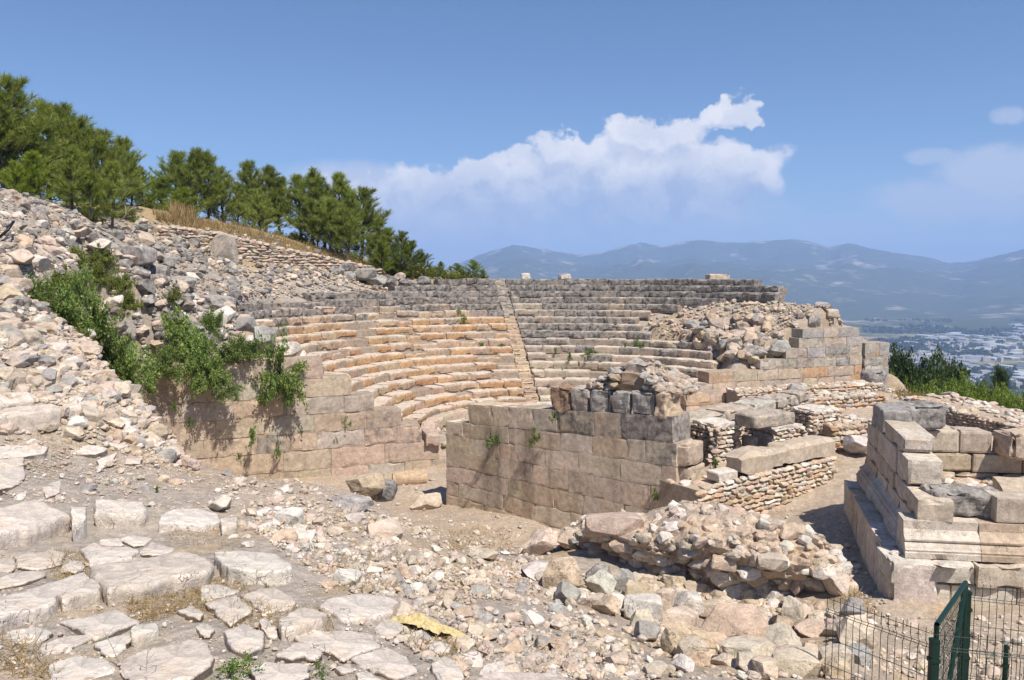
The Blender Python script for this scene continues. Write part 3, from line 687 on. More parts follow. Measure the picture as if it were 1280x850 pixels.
# ------------------------------------------------------------------ the theatre seating
def build_theatre():
    root = thing('theatre', (*CE, -6.4), 'curved stone seating of the ruined theatre, its many tiers rising behind the stage walls', 'theatre')
    PS = R(78.2)                                               # the stairway
    def lich(i, ph):
        i = i + rng.uniform(-1.1, 1.1)
        left = ph > PS
        k = 1.1 * sm(10.8, 12.4, i + (0 if not left else -.5) - .8 * (ph < PS))
        if not left: k = max(k * .95, .62 * sm(3.0, 7.4, i + rng.uniform(-1.2, 1.2)), .18)
        else: k = max(k, .8 * sm(9.8, 12, i))
        return k
    for i in range(NROW):
        r = row_r(i); z1 = row_z(i); z0 = z1 - .364
        hw = .36 / r
        for lo, hi in ((ROW_R[i], PS - hw), (PS + hw, ROW_L[i])):
            if hi - lo < .05: continue
            mb = MB(); ph = lo
            # footing under the seats so that no gap shows earth
            n = max(3, int((hi - lo) / .05)); aa = np.linspace(lo, hi, n)
            ins = [cyl(r + .08, a, z0 - .12) for a in aa]; out = [cyl(r + 1.0, a, z0 - .12) for a in aa]; it = [cyl(r + .08, a, z1 - .07) for a in aa]; ot = [cyl(r + 1.0, a, z1 - .07) for a in aa]
            V = np.array(ins + out + it + ot); q = []
            for k in range(n - 1): q += [(k, k + 1, 2 * n + k + 1, 2 * n + k), (2 * n + k, 2 * n + k + 1, 3 * n + k + 1, 3 * n + k), (3 * n + k, 3 * n + k + 1, n + k + 1, n + k)]
            q += [(0, 2 * n, 3 * n, n), (n - 1, 2 * n - 1, 4 * n - 1, 3 * n - 1)]
            mb.add(V, q, (.33, .26, .2, lich(i, (lo + hi) / 2) * .5))
            while ph < hi - 1e-4:
                l = rng.uniform(.75, 1.5); dp = l / r
                if hi - ph - dp < .5 / r: dp = hi - ph
                pm = ph + dp / 2; left = pm > PS
                ruin = (i >= 11 and pm > R(104)) or (i >= 14 and pm > R(95))
                tints = (OCHRE, CREAM, PINK) if left else (CREAM, PINK, CREAM)
                li = lich(i, pm); li = max(0, li + rng.uniform(-.3, .22)) if li > .1 else max(0, rng.uniform(-.1, .12))
                t = pick(*tints); t = tuple(q * k_ for q, k_ in zip(t, (.84, .76, .68))) if left else tuple(q * .80 for q in t)
                if left and i < 11 and rng.random() < .35: t = jit(mixc((.40, .235, .115), CREAM, .15), .10)
                dz = rng.normal() * (.035 if ruin else .016) - (.10 if rng.random() < .06 else 0); dr = rng.normal() * (.06 if ruin else .025) + (.12 if rng.random() < .05 else 0)
                if rng.random() > (.13 if ruin else .03):
                    # the seat stone, and the overhanging lip as its own front course of the same stone
                    c = cyl(r + .44 + dr, pm, (z0 + z1) / 2 + dz); w = dp * (r + .1) - .016
                    yaw = math.atan2((math.cos(pm) * EV + math.sin(pm) * BV)[1], (math.cos(pm) * EV + math.sin(pm) * BV)[0]) - PI / 2
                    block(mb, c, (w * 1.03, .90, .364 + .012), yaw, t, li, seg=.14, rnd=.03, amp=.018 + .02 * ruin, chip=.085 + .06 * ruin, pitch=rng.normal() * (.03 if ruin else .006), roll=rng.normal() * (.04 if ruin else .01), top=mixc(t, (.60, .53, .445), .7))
                ph += dp
            mb.build('seat_row', MAT['stone'], root)
    # bench round the orchestra
    mb = MB(); ph = R(2); r = 5.2
    while ph < R(176):
        dp = rng.uniform(1.0, 1.5) / r; c = cyl(r + .3, ph + dp / 2, -6.42); d = math.cos(ph + dp / 2) * EV + math.sin(ph + dp / 2) * BV
        block(mb, c, (dp * r * 1.06, .62, .5), math.atan2(d[1], d[0]) - PI / 2, pick(CREAM, PINK, WHITE), 0, seg=.12, rnd=.05, amp=.015, chip=.05); ph += dp
    mb.build('orchestra_bench', MAT['stone'], root)
    # stairway
    mb = MB()
    for i in range(NROW):
        for h in (0, 1):
            r = row_r(i) - .02 + h * .35; z1 = row_z(i) - .182 + h * .182 + .01
            c = cyl(r + .4, PS, z1 - .2); d = math.cos(PS) * EV + math.sin(PS) * BV
            block(mb, c, (.71, .78, .4), math.atan2(d[1], d[0]) - PI / 2 + rng.normal() * .02, jit(mixc(CREAM, OCHRE, .25), .12) if i < 11 else jit(mixc(CREAM, GREY, .4), .1), .06 if i < 11 else .4, seg=.10, rnd=.04, amp=.03, chip=.12, roll=rng.normal() * .03, pitch=rng.normal() * .03)
    mb.build('stairway', MAT['stone'], root)
    # loose blocks on the rim
    def loose(px, py, D, w, h, d, label, cat='stone block', tint=GREY, lic=.4, yaw=.1, name='stone_block'):
        m = MB(); p = at(px, py, D); block(m, p * 0, (w, d, h), yaw, tint, lic, seg=.07, rnd=.09, amp=.03, chip=.12)
        o = m.build(name, MAT['stone']); o.location = tuple(p); tag(o, label, cat); return o
    loose(897, 347, 47.5, 1.3, .42, .8, 'pale flat-topped block standing alone on the top right row of seats', tint=CREAM, lic=.1)
    loose(657, 345.5, 50, .6, .4, .5, 'whitish boulder on the rim just right of the stairway', tint=WHITE, lic=.0)
    loose(706, 346, 50, .8, .35, .6, 'low whitish boulder on the rim in the middle of the top row', tint=WHITE, lic=.1)
    return root

# ------------------------------------------------------------------ retaining walls of the seating
def build_retaining():
    mb = MB(); Z = [-8.1, -7.25, -6.5, -5.85, -5.15, -4.5, -3.8, -3.05]
    ends = [562, 548, 526, 500, 466, 438, 402, 336]
    for k in range(7):
        a = line_pt(95); b = line_pt(ends[k])
        course(mb, a, b, Z[k], Z[k + 1], Z[k], Z[k + 1], .9, (.9, 2.1), (mixc(CREAM, BROWN, .3), mixc(PINK, BROWN, .15), mixc(CREAM, GREY, .5), mixc(CREAM, BROWN, .12)), lichen=lambda t, z: .08 if rng.random() < .8 else .28, seg=.12, rnd=.01, amp=.014, chip=.035, gap=.004, front=-1, proud=.012)
        core(mb, a, b, Z[k], Z[k + 1] + .06, Z[k], Z[k + 1] + .06, .9)
    o = mb.build('retaining_wall', MAT['stone']); tag(o, 'left retaining wall of big ashlar blocks stepping down, bushes growing from it', 'stone wall')
    # right: pale upper courses set on a long warm base
    mb = MB()
    rows = [(-2.52, -2.95, 1004, 1076), (-2.95, -3.42, 1000, 1080), (-3.42, -3.90, 984, 1080), (-3.90, -4.36, 952, 1080), (-4.36, -4.86, 888, 1080), (-4.86, -5.36, 864, 1080), (-5.36, -5.9, 866, 1080), (-5.9, -6.6, 850, 1080)]
    for k, (zt, zb, x0, x1) in enumerate(rows):
        a, b = line_pt(x0), line_pt(x1)
        course(mb, a, b, zb, zt, zb, zt, .9, (.8, 1.7), (lambda t, z: pick(GREY, mixc(GREY, CREAM, .5), mixc(GREY, PINK, .6))) if k < 4 else (lambda t, z: pick(CREAM, PINK, OCHRE, mixc(GREY, CREAM, .5)) if t > .3 else pick(PINK, CREAM, mixc(OCHRE, PINK, .5))), lichen=.3 if k < 4 else .06, seg=.15, rnd=.012, amp=.014, chip=.035, gap=.005)
        core(mb, a, b, zb, zt + .06, zb, zt + .06, .9)
    o = mb.build('retaining_wall', MAT['stone']); tag(o, 'right retaining wall of pale squared blocks below the fallen rubble slope', 'stone wall')
    mb = MB()
    for k, z in enumerate((-3.3, -3.95, -4.42, -4.95, -5.45)):
        zb = (-3.95, -4.42, -4.95, -5.45, -6.6)[k]
        a, b = line_pt(1081, -.12), line_pt(1112, -.12)
        course(mb, a, b, zb, z, zb, z, 1.1, (.6, 1.3), (GREY, mixc(GREY, CREAM, .3)), lichen=.4, seg=.16, rnd=.05, amp=.025, chip=.08); core(mb, a, b, zb, z + .06, zb, z + .06, 1.1)
    o = mb.build('corner_pier', MAT['stone']); tag(o, 'grey corner pier of large blocks ending the right retaining wall', 'pier')
    mb = MB()
    for zt, zb, x1 in ((-5.12, -5.62, 948), (-5.62, -6.12, 905), (-6.12, -6.7, 905)):
        a, b = line_pt(842, -1.1), line_pt(x1, -1.1)
        course(mb, a, b, zb, zt, zb, zt, 1.0, (1.2, 2.0), (PINK, mixc(OCHRE, CREAM, .5)), 0, seg=.16, rnd=.06, amp=.02, chip=.06); core(mb, a, b, zb, zt + .05, zb, zt + .05, 1.0)
    o = mb.build('parapet_wall', MAT['stone']); tag(o, 'low warm-coloured wall in front of the right retaining wall, behind the grey slab', 'stone wall')

# ------------------------------------------------------------------ stage building
SA = np.array([(556 - 640) / F * 26.0, 26.0]); SB = np.array([(846 - 640) / F * 20.2, 20.2])
def st_pt(px):
    u = (px - 640) / F; d = SB - SA; t = (u * SA[1] - SA[0]) / (d[0] - u * d[1]); return SA + d * t, t
def build_stage():
    root = None
    mb = MB()
    # (z at the far left end, z at the near right end) of every bed joint, bottom first
    beds = [(-8.2, -8.3), (-7.36, -7.62), (-6.90, -6.96), (-6.37, -6.30), (-5.84, -5.62), (-5.33, -5.0), (-4.88, -4.38), (-4.26, -3.68)]
    d = (SB - SA) / np.linalg.norm(SB - SA)
    for k in range(7):
        x0 = 556 if k < 6 else 584
        a, t0 = st_pt(x0); b, t1 = st_pt(846 if k < 4 else (849 if k < 6 else 843)); A0, B0 = beds[k]; A1, B1 = beds[k + 1]
        f0 = lambda t: A0 + (B0 - A0) * t
        f1 = lambda t: A1 + (B1 - A1) * t
        def lic(t, z, k=k): return .55 * sm(.35, .6, t) if k == 6 else (.38 * sm(.7, .85, t) if k == 5 else 0.)
        course(mb, a, b, f0(t0), f1(t0), f0(t1), f1(t1), .95, (.55, 1.45), ((.56, .445, .33), (.55, .44, .335), (.57, .47, .365), (.54, .42, .30)), lichen=lic, seg=.085, rnd=.006, amp=.005, chip=.014, proud=.005, gap=.003, front=-1)
        core(mb, a, b, f0(t0), f1(t0) + .06, f0(t1), f1(t1) + .06, .95)
    for q in range(len(mb.V)):                      # dark dried water streaks running down from the plants
        V = mb.V[q]; tw = (V[:, :2] - SA) @ d / np.linalg.norm(SB - SA); zt_ = beds[7][0] + (beds[7][1] - beds[7][0]) * tw; dn = zt_ - V[:, 2]; C_ = np.array(mb.C[q]); f_ = np.ones(len(V))
        for px_, wd_, k_ in ((608, .030, .55), (622, .018, .62), (657, .020, .6), (664, .012, .7), (688, .010, .72), (640, .008, .8), (720, .01, .8), (770, .012, .82)):
            tc_ = st_pt(px_)[1]; f_ *= 1 - (1 - k_) * np.exp(-((tw - tc_ + .004 * np.sin(V[:, 2] * 4)) / wd_) ** 2) * sm(.3, .9, dn) * (1 - .4 * sm(2.2, 3.4, dn))
        C_[:, :3] *= f_[:, None]; mb.C[q] = C_.astype(np.float32)
    ro = mb.build('stage_wall', MAT['stone']); tag(ro, 'long side wall of the stage building in tan squared blocks with dark water streaks', 'stone wall')
    # broken projecting quoins at its near corner
    e2 = np.array([d[1] * -1, d[0]]); yaw = math.atan2(d[1], d[0])
    mb = MB()
    for zt, zb, l, off in ((-6.30, -7.0, .55, .18), (-5.66, -6.28, .5, .30), (-5.02, -5.64, .42, .32), (-4.40, -5.0, .4, .12)):
        c = SB + d * (l / 2 - .05) + e2 * (.48 + off * .4)
        block(mb, (*c, (zt + zb) / 2), (l, .9, zt - zb - .012), yaw + .05, pick(CREAM, PINK), .08, seg=.09, rnd=.05, amp=.025, chip=.1)
    q = mb.build('quoin', MAT['stone'], ro)
    def blk(px0, px1, zt, zb, depth, tint, lic, label, back=0., seg=.05, rnd=.035, chip=.14, amp=.03, tilt=0.):
        a, _ = st_pt(px0); b, _ = st_pt(px1); c = (a + b) / 2 + e2 * (depth / 2 + back); L = np.linalg.norm(b - a)
        m = MB(); block(m, (0, 0, 0), (L - .02, depth, zt - zb - .01), yaw, tint, lic, seg=seg, rnd=rnd, chip=chip, amp=amp, pitch=tilt)
        o = m.build('stone_block', MAT['stone']); o.location = (*c, (zt + zb) / 2); tag(o, label, 'stone block'); return o
    blk(689, 713, -3.27, -4.0, .8, BROWN, .1, 'red-brown broken block at the far end of the blocks topping the stage wall', chip=.3, amp=.07)
    blk(714, 738, -3.22, -3.98, .9, mixc(GREY, CREAM, .4), .3, 'grey-and-tan pitted block beside the red-brown broken one on the stage wall', chip=.2, amp=.05)
    blk(739, 763, -3.2, -3.92, .85, GREY, .42, 'dark grooved block in the middle of the blocks topping the stage wall', chip=.2, amp=.05)
    blk(764, 788, -3.17, -3.86, 1., GREY, .34, 'grey pitted block with upright edges, second from the corner of the stage wall', chip=.08)
    blk(789, 818, -3.12, -3.80, 1.0, GREY, .36, 'large grey block nearest the corner atop the stage wall', chip=.08)
    blk(819, 834, -3.1, -3.78, .9, mixc(CREAM, OCHRE, .3), .15, 'crumbling orange-stained block end at the corner of the stage wall', chip=.25, amp=.06)
    blk(770, 798, -2.42, -3.15, .5, mixc(GREY, CREAM, .4), .35, 'upright grey slab set in rubble on top of the stage wall', back=.45, chip=.12)
    # rubble core above
    mb = MB()
    a, _ = st_pt(735); b, _ = st_pt(834); L = np.linalg.norm(b - a)
    for k in range(560):
        t = rng.uniform(0, 1); w = rng.uniform(.15, 1.9)
        top = np.interp(t, [0, .2, .35, .6, .75, 1], [.10, .45, .85, .75, .5, .12]) * (1 - .25 * abs(w - .9))
        h = rng.uniform(0, 1) ** .7 * top
        if w < .5 and .33 < t < .66 and h < .72: continue
        c = a + (b - a) * t + e2 * w; s = rng.uniform(.05, .15)
        v, f = PROTO[2][rng.integers(NP)]
        mb.add(v * [s * 1.2, s, s * .7] @ rotm(rng.uniform(0, 6.3), rng.normal() * .3, rng.normal() * .3).T + [c[0], c[1], -3.18 + h], f, (*pick(CREAM, PINK, GREY, GREY, mixc(CREAM, BROWN, .3)), .3))
    u, f = lattice(10, 8, 6); m2 = u * 1.0; zz = (u[:, 2] + 1) / 2
    tt = (u[:, 0] + 1) / 2; ww = .3 + (u[:, 1] + 1) / 2 * 1.5
    topz = np.interp(tt, [0, .2, .35, .6, .75, 1], [.05, .3, .7, .6, .35, .05]) * (1 - .25 * np.abs(ww - .9))
    P = np.stack([a[0] + (b[0] - a[0]) * tt + e2[0] * ww, a[1] + (b[1] - a[1]) * tt + e2[1] * ww, -3.22 + zz * topz], -1); P += (fbm(P * 3, 3) * .12)[:, None]
    mb.add(P, f, (.31, .22, .15, .05))
    o = mb.build('rubble_core', MAT['stone']); tag(o, 'heap of small rubble and mortar crowning the stage wall around the upright slab', 'rubble heap')
    # back wall of coursed rubble with the fallen architrave on it
    A2, B2 = np.array([4.75, 19.25]), np.array([9.45, 22.6])
    mb = MB(); core(mb, A2, B2, -7.4, -5.36, -6.9, -5.3, 1.7, inset=.05, tint=(.40, .32, .24))
    rubble_face(mb, A2, B2, -7.3, -5.36, -5.32, (.16, .42), .22, (CREAM, PINK, mixc(CREAM, OCHRE, .5), WHITE), flat=.5, z0b=-6.8)
    n2 = np.array([-(B2 - A2)[1], (B2 - A2)[0]]) / np.linalg.norm(B2 - A2)
    rubble_face(mb, B2, B2 + n2 * 1.7, -6.9, -5.32, -5.32, (.16, .4), .22, (CREAM, PINK, WHITE), flat=.5)
    rubble_top(mb, [A2 + n2 * .1, B2 + n2 * .1, B2 + n2 * 1.6, A2 + n2 * 1.6], -5.42, 60, (.1, .3))
    o = mb.build('rubble_wall', MAT['stone']); tag(o, 'low rubble wall of the stage building carrying a fallen carved beam', 'stone wall')
    # fallen architrave
    mb = MB(); p0, p1 = at(916, 583, 20.7), at(1031, 566, 23.2); ax = (p1 - p0); LL = np.linalg.norm(ax); yw = math.atan2(ax[1], ax[0])
    prof = np.array([(-.36, -.22), (.30, -.24), (.34, -.1), (.30, .02), (.36, .1), (.34, .24), (-.2, .27), (-.36, .16)])
    ns = 46; ring = []
    for k in range(ns):
        t = k / (ns - 1); s = 1 + .12 * math.sin(t * 9) * (t < .45)
        if t < .04: s *= .75 + t * 6
        if t > .97: s *= .9
        if .40 < t < .46: s *= .86
        q = np.array([(t * LL - LL / 2, y * s, z * s) for y, z in prof]); ring.append(q)
    V = np.concatenate(ring); V[:, 1:] += (np.stack([fbm(V * 2.6 + 5, 4), fbm(V * 2.6 + 55, 4)], -1)) * .10 * (np.where(V[:, :1] < .15, 1., .45)); m_ = len(prof)
    Q = [(k * m_ + i, k * m_ + (i + 1) % m_, (k + 1) * m_ + (i + 1) % m_, (k + 1) * m_ + i) for k in range(ns - 1) for i in range(m_)]
    mb.add(V, np.array(Q)[:, ::-1], (*mixc(CREAM, GREY, .2), .12))
    cV = np.concatenate([[V[:m_].mean(0)], V[:m_]]); mb.add(cV, [(0, 1 + i, 1 + (i + 1) % m_) for i in range(m_)], (*CREAM, 0)); cV = np.concatenate([[V[-m_:].mean(0)], V[-m_:]]); mb.add(cV, [(0, 1 + (i + 1) % m_, 1 + i) for i in range(m_)], (*CREAM, 0))
    o = mb.build('fallen_beam', MAT['stone']); o.location = tuple((p0 + p1) / 2 + np.array([0, 0, .02])); o.location.z = -5.05; o.rotation_euler = (0, -.0, yw); tag(o, 'broken carved stone beam lying along the low rubble wall', 'stone beam')
    m = MB(); block(m, (0, 0, 0), (.75, .45, .28), .5, WHITE, 0, seg=.05, rnd=.05, chip=.1, amp=.02); o = m.build('stone_block', MAT['stone']); pp = at(903, 598, 20.2); o.location = (pp[0], pp[1], -5.22); tag(o, 'small pale block beside the left end of the fallen carved beam', 'stone block')
    # long slab-topped wall and the piers of the stage front
    A3, B3 = np.array([4.55, 23.3]), np.array([11.0, 28.6]); A3 = SB + (SA - SB) / np.linalg.norm(SA - SB) * .0 + np.array([.75, 2.2]); A3 = np.array([4.9, 22.7])
    mb = MB(); core(mb, A3, B3, -6.8, -4.72, -6.6, -4.62, .85, tint=(.36, .28, .21)); rubble_face(mb, A3, B3, -6.6, -4.72, -4.62, (.18, .42), .25, (CREAM, PINK, GREY, OCHRE), flat=.5, z0b=-6.3)
    o = mb.build('slab_wall', MAT['stone']); sm_ = MB()
    course(sm_, A3, B3, -4.70, -4.34, -4.60, -4.22, 1.0, (1.2, 2.2), (mixc(WHITE, GREY, .35), mixc(CREAM, GREY, .3)), .22, setback=-.1, seg=.1, rnd=.06, amp=.03, chip=.12)
    sm_.build('capping_slab', MAT['stone'], o); tag(o, 'long wall of the stage front capped with thick pale slabs', 'stone wall')
    def pier(px, D, w, dp, zt, zb, label, yaw=.5, round_=False):
        p = at(px, 345, D)[:2]; m = MB(); dd = np.array([math.cos(yaw), math.sin(yaw)]); nn = np.array([-dd[1], dd[0]])
        a = p - dd * w / 2; b = p + dd * w / 2; core(m, a, b, zb, zt, zb, zt, dp, inset=.04, tint=(.38, .30, .22))
        rubble_face(m, a, b, zb, zt, zt, (.14, .34), .2, (CREAM, PINK, WHITE), flat=.5)
        rubble_face(m, b, b + nn * dp, zb, zt, zt, (.14, .34), .2, (CREAM, PINK, WHITE), flat=.5); rubble_face(m, a + nn * dp, a, zb, zt, zt, (.14, .34), .2, (CREAM, PINK), flat=.5)
        block(m, (*(p + nn * dp / 2), zt + .0), (w + .02, dp + .02, .14), yaw, WHITE, 0, seg=.1, rnd=.05, amp=.03, chip=.12)
        o = m.build('pier', MAT['stone']); tag(o, label, 'pier'); return o
    pier(912, 22.4, .95, .9, -4.32, -6.4, 'rubble-built pier just right of the stage wall corner, left of the doorway')
    pier(988, 23.6, 1.5, .9, -4.62, -6.4, 'wide low rubble pier between the doorway and the round-cornered pier')
    pier(1039, 25.3, 1.2, 1.0, -4.42, -6.6, 'tall rubble pier with a flat top farthest right in the stage front')
    m = MB(); block(m, (0, 0, 0), (1.55, 1.0, .40), .45, mixc(CREAM, GREY, .3), .35, seg=.07, rnd=.13, amp=.03, chip=.14); o = m.build('lintel', MAT['stone']); p = at(954, 523, 22.6); o.location = tuple(p); tag(o, 'thick rounded lintel slab laid over the doorway between two rubble piers', 'lintel')
    m = MB(); block(m, (0, 0, 0), (.22, .6, 1.5), .45, mixc(GREY, CREAM, .5), .2, seg=.1, rnd=.04); o = m.build('door_jamb', MAT['stone']); p = at(937, 555, 22.7); o.location = (p[0], p[1], -5.45); tag(o, 'upright stone jamb under the left end of the lintel slab', 'door jamb')
    m = MB(); block(m, (0, 0, 0), (.22, .6, 1.5), .45, mixc(GREY, CREAM, .5), .2, seg=.1, rnd=.04); o = m.build('door_jamb', MAT['stone']); p = at(953, 557, 22.9); o.location = (p[0], p[1], -5.45); tag(o, 'upright stone jamb under the middle of the lintel slab', 'door jamb')
    # low walls behind, to the right
    def low(p0, p1, z0, za, zb, dp, label, lic=0., sz=(.16, .42)):
        m = MB(); a, b = np.array(p0), np.array(p1); core(m, a, b, z0, za, z0, zb, dp, inset=.05, tint=(.38, .30, .22)); rubble_face(m, a, b, z0, za, zb, sz, .25, (CREAM, PINK, WHITE, OCHRE), flat=.52, lichen=lic)
        d_ = (b - a) / np.linalg.norm(b - a); n_ = np.array([-d_[1], d_[0]])
        rubble_face(m, b, b + n_ * dp, z0, zb, zb, sz, .25, (CREAM, PINK), flat=.52)
        rubble_top(m, [a + n_ * .1, b + n_ * .1, b + n_ * (dp - .05), a + n_ * (dp - .05)], lambda x, y: za + (zb - za) * np.clip(((np.array([x, y]) - a) @ d_) / np.linalg.norm(b - a), 0, 1) - .05, int(26 * np.linalg.norm(b - a)), (.12, .36))
        o = m.build('low_wall', MAT['stone']); tag(o, label, 'stone wall'); return o
    q = lambda px, D: tuple(at(px, 345, D)[:2])
    low(q(930, 33), q(1105, 35.5), -6.6, -4.95, -4.9, 1.2, 'low crumbling wall at the foot of the right retaining wall')
    low(q(1010, 30.0), q(1112, 31.2), -6.6, -4.68, -4.8, 1.4, 'low broken wall with flat orange-stained stones behind the tall rubble pier')
    low(q(1050, 24.6), q(1108, 25.2), -6.9, -4.75, -4.8, 1.6, 'low wall crossing between the stage front and the moulded podium')
    low(q(905, 26.2), q(1018, 28.0), -6.6, -4.62, -4.7, .7, 'inner rubble wall of the stage building behind the lintel slab')
    low(q(1138, 30.5), q(1300, 25.8), -7.2, -4.72, -5.15, 2.6, 'long dark heap-like rubble wall between the podium and the green bushes', .25, (.12, .3))
    m = MB(); block(m, (0, 0, 0), (.95, .85, 1.05), .38, GREY, .55, seg=.07, rnd=.2, amp=.05, chip=.18); o = m.build('stone_block', MAT['stone']); p = at(1091, 477, 36.4); o.location = tuple(p); tag(o, 'upright grey boulder leaning at the right end of the pale retaining wall', 'stone block')
    # end block of the low wall, white boulder near the podium
    # column piece, dark block in the passage
    m = MB(); n = 20; rr = .22
    rings = []
    for k, x in enumerate(np.linspace(-.55, .55, 9)):
        aa = np.linspace(0, 2 * PI, n, endpoint=False); rr_ = rr * (1 if 0 < k < 8 else .93); rings.append(np.stack([np.full(n, x), np.cos(aa) * rr_, np.sin(aa) * rr_], -1))
    V = np.concatenate(rings); V += (fbm(V * 3, 3) * .02)[:, None]; m.add(V, [(k * n + i, k * n + (i + 1) % n, (k + 1) * n + (i + 1) % n, (k + 1) * n + i) for k in range(8) for i in range(n)], (*mixc(OCHRE, CREAM, .5), .05))
    for k, o_ in ((0, 1), (8, -1)):
        V2 = np.concatenate([[rings[k].mean(0)], V[k * n:(k + 1) * n]]); m.add(V2, [(0, 1 + (i + 1) % n, 1 + i)[::-o_ or 1] for i in range(n)], (*CREAM, 0))
    o = m.build('column_drum', MAT['stone'], smooth=False); p = hit(512, 604)[0][0]; o.location = (p[0], p[1], p[2] + .18); o.rotation_euler = (0, 0, .25); o.scale = (1.15, 1.3, 1.3); tag(o, 'short fallen column drum lying in the passage left of the stage wall', 'column drum')

# ------------------------------------------------------------------ moulded podium on the right
def build_podium():
    before = set(COL.objects)
    w = np.array([.264, .964]); w /= np.linalg.norm(w); fr = np.array([.990, -.140]); fr /= np.linalg.norm(fr)
    C0 = np.array([6.58, 13.5]); zg, zp = -6.0, -4.97
    root = thing('podium', (*C0, -5.7), 'moulded stone podium of cut blocks with a stepped side wall, behind the wire fence', 'podium')
    LB = 5.9; LF = 5.0
    mb = MB()
    # plinth, side then front; the filling slab closes its top
    back = C0 + w * LB
    course(mb, back, C0, zg, zp, zg, zp, .78, (.55, .95), (mixc(CREAM, WHITE, .35), mixc(CREAM, WHITE, .7), mixc(OCHRE, CREAM, .85)), 0, seg=.09, rnd=.02, amp=.008, chip=.06, proud=.006)
    f1 = C0 + fr * LF
    course(mb, C0 + fr * .0 + w * .10, f1 + w * .10, zg, -5.36, zg, -5.36, .7, (1.0, 1.6), (mixc(CREAM, WHITE, .9), mixc(CREAM, WHITE, .5)), 0, seg=.09, rnd=.02, amp=.008, chip=.03, proud=.004)
    course(mb, C0, f1, -5.355, zp, -5.355, zp, .85, (1.2, 1.9), (mixc(CREAM, WHITE, .8), mixc(CREAM, WHITE, .4), mixc(CREAM, WHITE, .6)), 0, seg=.06, rnd=.02, amp=.012, chip=.12, proud=.006)
    mb.build('plinth', MAT['stone'], root)
    mb = MB(); i0 = C0 + w * .7 + fr * .6
    v = [(*(i0), 0), (*(i0 + fr * 5), 0), (*(i0 + fr * 5 + w * 5.1), 0), (*(i0 + w * 5.1), 0)]
    V = np.array([[p[0], p[1], z] for z in (-5.9, -4.72) for p in v]); mb.add(V, [(3, 2, 1, 0), (4, 5, 6, 7), (0, 1, 5, 4), (1, 2, 6, 5), (2, 3, 7, 6), (3, 0, 4, 7)], (.38, .30, .22, 0))
    poly = [i0 + fr * .5 + w * .5, i0 + fr * 5 + w * .3, i0 + fr * 5 + w * 4.5, i0 + fr * .5 + w * 4.5]
    rubble_top(mb, poly, -4.72, 420, (.06, .3), (CREAM, PINK, WHITE, OCHRE))
    for k in range(120):
        q = i0 + fr * rng.uniform(.7, 2.2) + w * rng.uniform(1.6, 3.9); v, f = PROTO[2][rng.integers(NP)]; s = rng.uniform(.06, .2); mb.add(v * [s * 1.2, s, s * .6] @ rotm(rng.uniform(0, 6), rng.normal() * .3, 0).T + [q[0], q[1], -4.7 + rng.uniform(0, .5) * max(0, 1 - np.linalg.norm(q - i0 - fr * 1.0 - w * 3) / 1.6)], f, (*pick(CREAM, PINK, WHITE), 0))
    mb.build('fill', MAT['stone'], root)
    # moulded base: stacked offset strips, along the side and along the front
    K = C0 + w * .50 + fr * .52; KB = C0 + w * LB * 1.0 + fr * .52; KF = K + fr * 4.6
    mo = MB()
    prof = [(-.24, 0), (-.24, .10), (-.225, .115), (-.235, .15), (-.20, .175), (-.185, .21), (-.15, .255), (-.125, .265), (-.125, .285), (-.155, .295), (-.16, .325), (-.135, .345), (-.09, .36), (-.05, .40), (-.02, .44), (0, .47), (0, .625)]
    def sweep(a, b, nrm_, dz):
        L = np.linalg.norm(b - a); d_ = (b - a) / L; s_ = 0.
        while s_ < L - .01:
            l = rng.uniform(1.15, 1.6); l = L - s_ if L - s_ - l < .6 else l
            ns = 22; xs_ = np.linspace(s_ + .003, s_ + l - .003, ns); m_ = len(prof); jt = rng.normal() * .004; V = []
            for x_ in xs_:
                for (o_, z_) in prof: p_ = a + d_ * x_ + nrm_ * (o_ + jt); V.append((p_[0], p_[1], zp + z_ + dz))
                p_ = a + d_ * x_ + nrm_ * .5; V.append((p_[0], p_[1], zp + .625 + dz)); V.append((p_[0], p_[1], zp + dz))
            V = np.array(V); n_ = fbm(V * 3.5, 4, .6); ch = np.clip(vnoise(V * 2.4 + 8) - .42, 0, 1) * .22
            V[:, :2] += nrm_[None] * (n_ * .008 + ch)[:, None]; mm = m_ + 2
            Q = [(i * mm + q, (i + 1) * mm + q, (i + 1) * mm + (q + 1) % mm, i * mm + (q + 1) % mm) for i in range(ns - 1) for q in range(mm)]
            t_ = (*pick(mixc(CREAM, WHITE, .8), mixc(CREAM, WHITE, .4), mixc(OCHRE, CREAM, .85)), .0); mo.add(V, np.array(Q)[:, ::-1], t_)
            for e_ in (0, ns - 1):
                V2 = np.concatenate([[V[e_ * mm:(e_ + 1) * mm].mean(0)], V[e_ * mm:(e_ + 1) * mm]]); mo.add(V2, [(0, 1 + q, 1 + (q + 1) % mm) for q in range(mm)], t_)
            s_ += l
    sweep(KB, K, fr, 0); sweep(K - fr * .24, KF, w, .002)
    mo.build('moulding', MAT['stone'], root)
    # side wall, courses ending as steps towards the front
    sw = MB(); T = lambda s: K + w * s
    for s0, z0, z1, dp in ((.05, -4.35, -3.96, .60), (.95, -3.96, -3.43, .62), (1.55, -3.43, -3.08, .62)):
        course(sw, T(5.4) if s0 < 1.5 else T(3.4), T(s0), z0, z1, z0, z1, dp, (.8, 1.5), (mixc(CREAM, WHITE, .3), mixc(CREAM, WHITE, .6), mixc(CREAM, GREY, .3)), .05, gap=.006, seg=.09, rnd=.02, amp=.008, chip=.05, proud=.005)
    sw.build('side_wall', MAT['stone'], root)
    bw = MB(); b0 = K + w * 4.9 + fr * .9
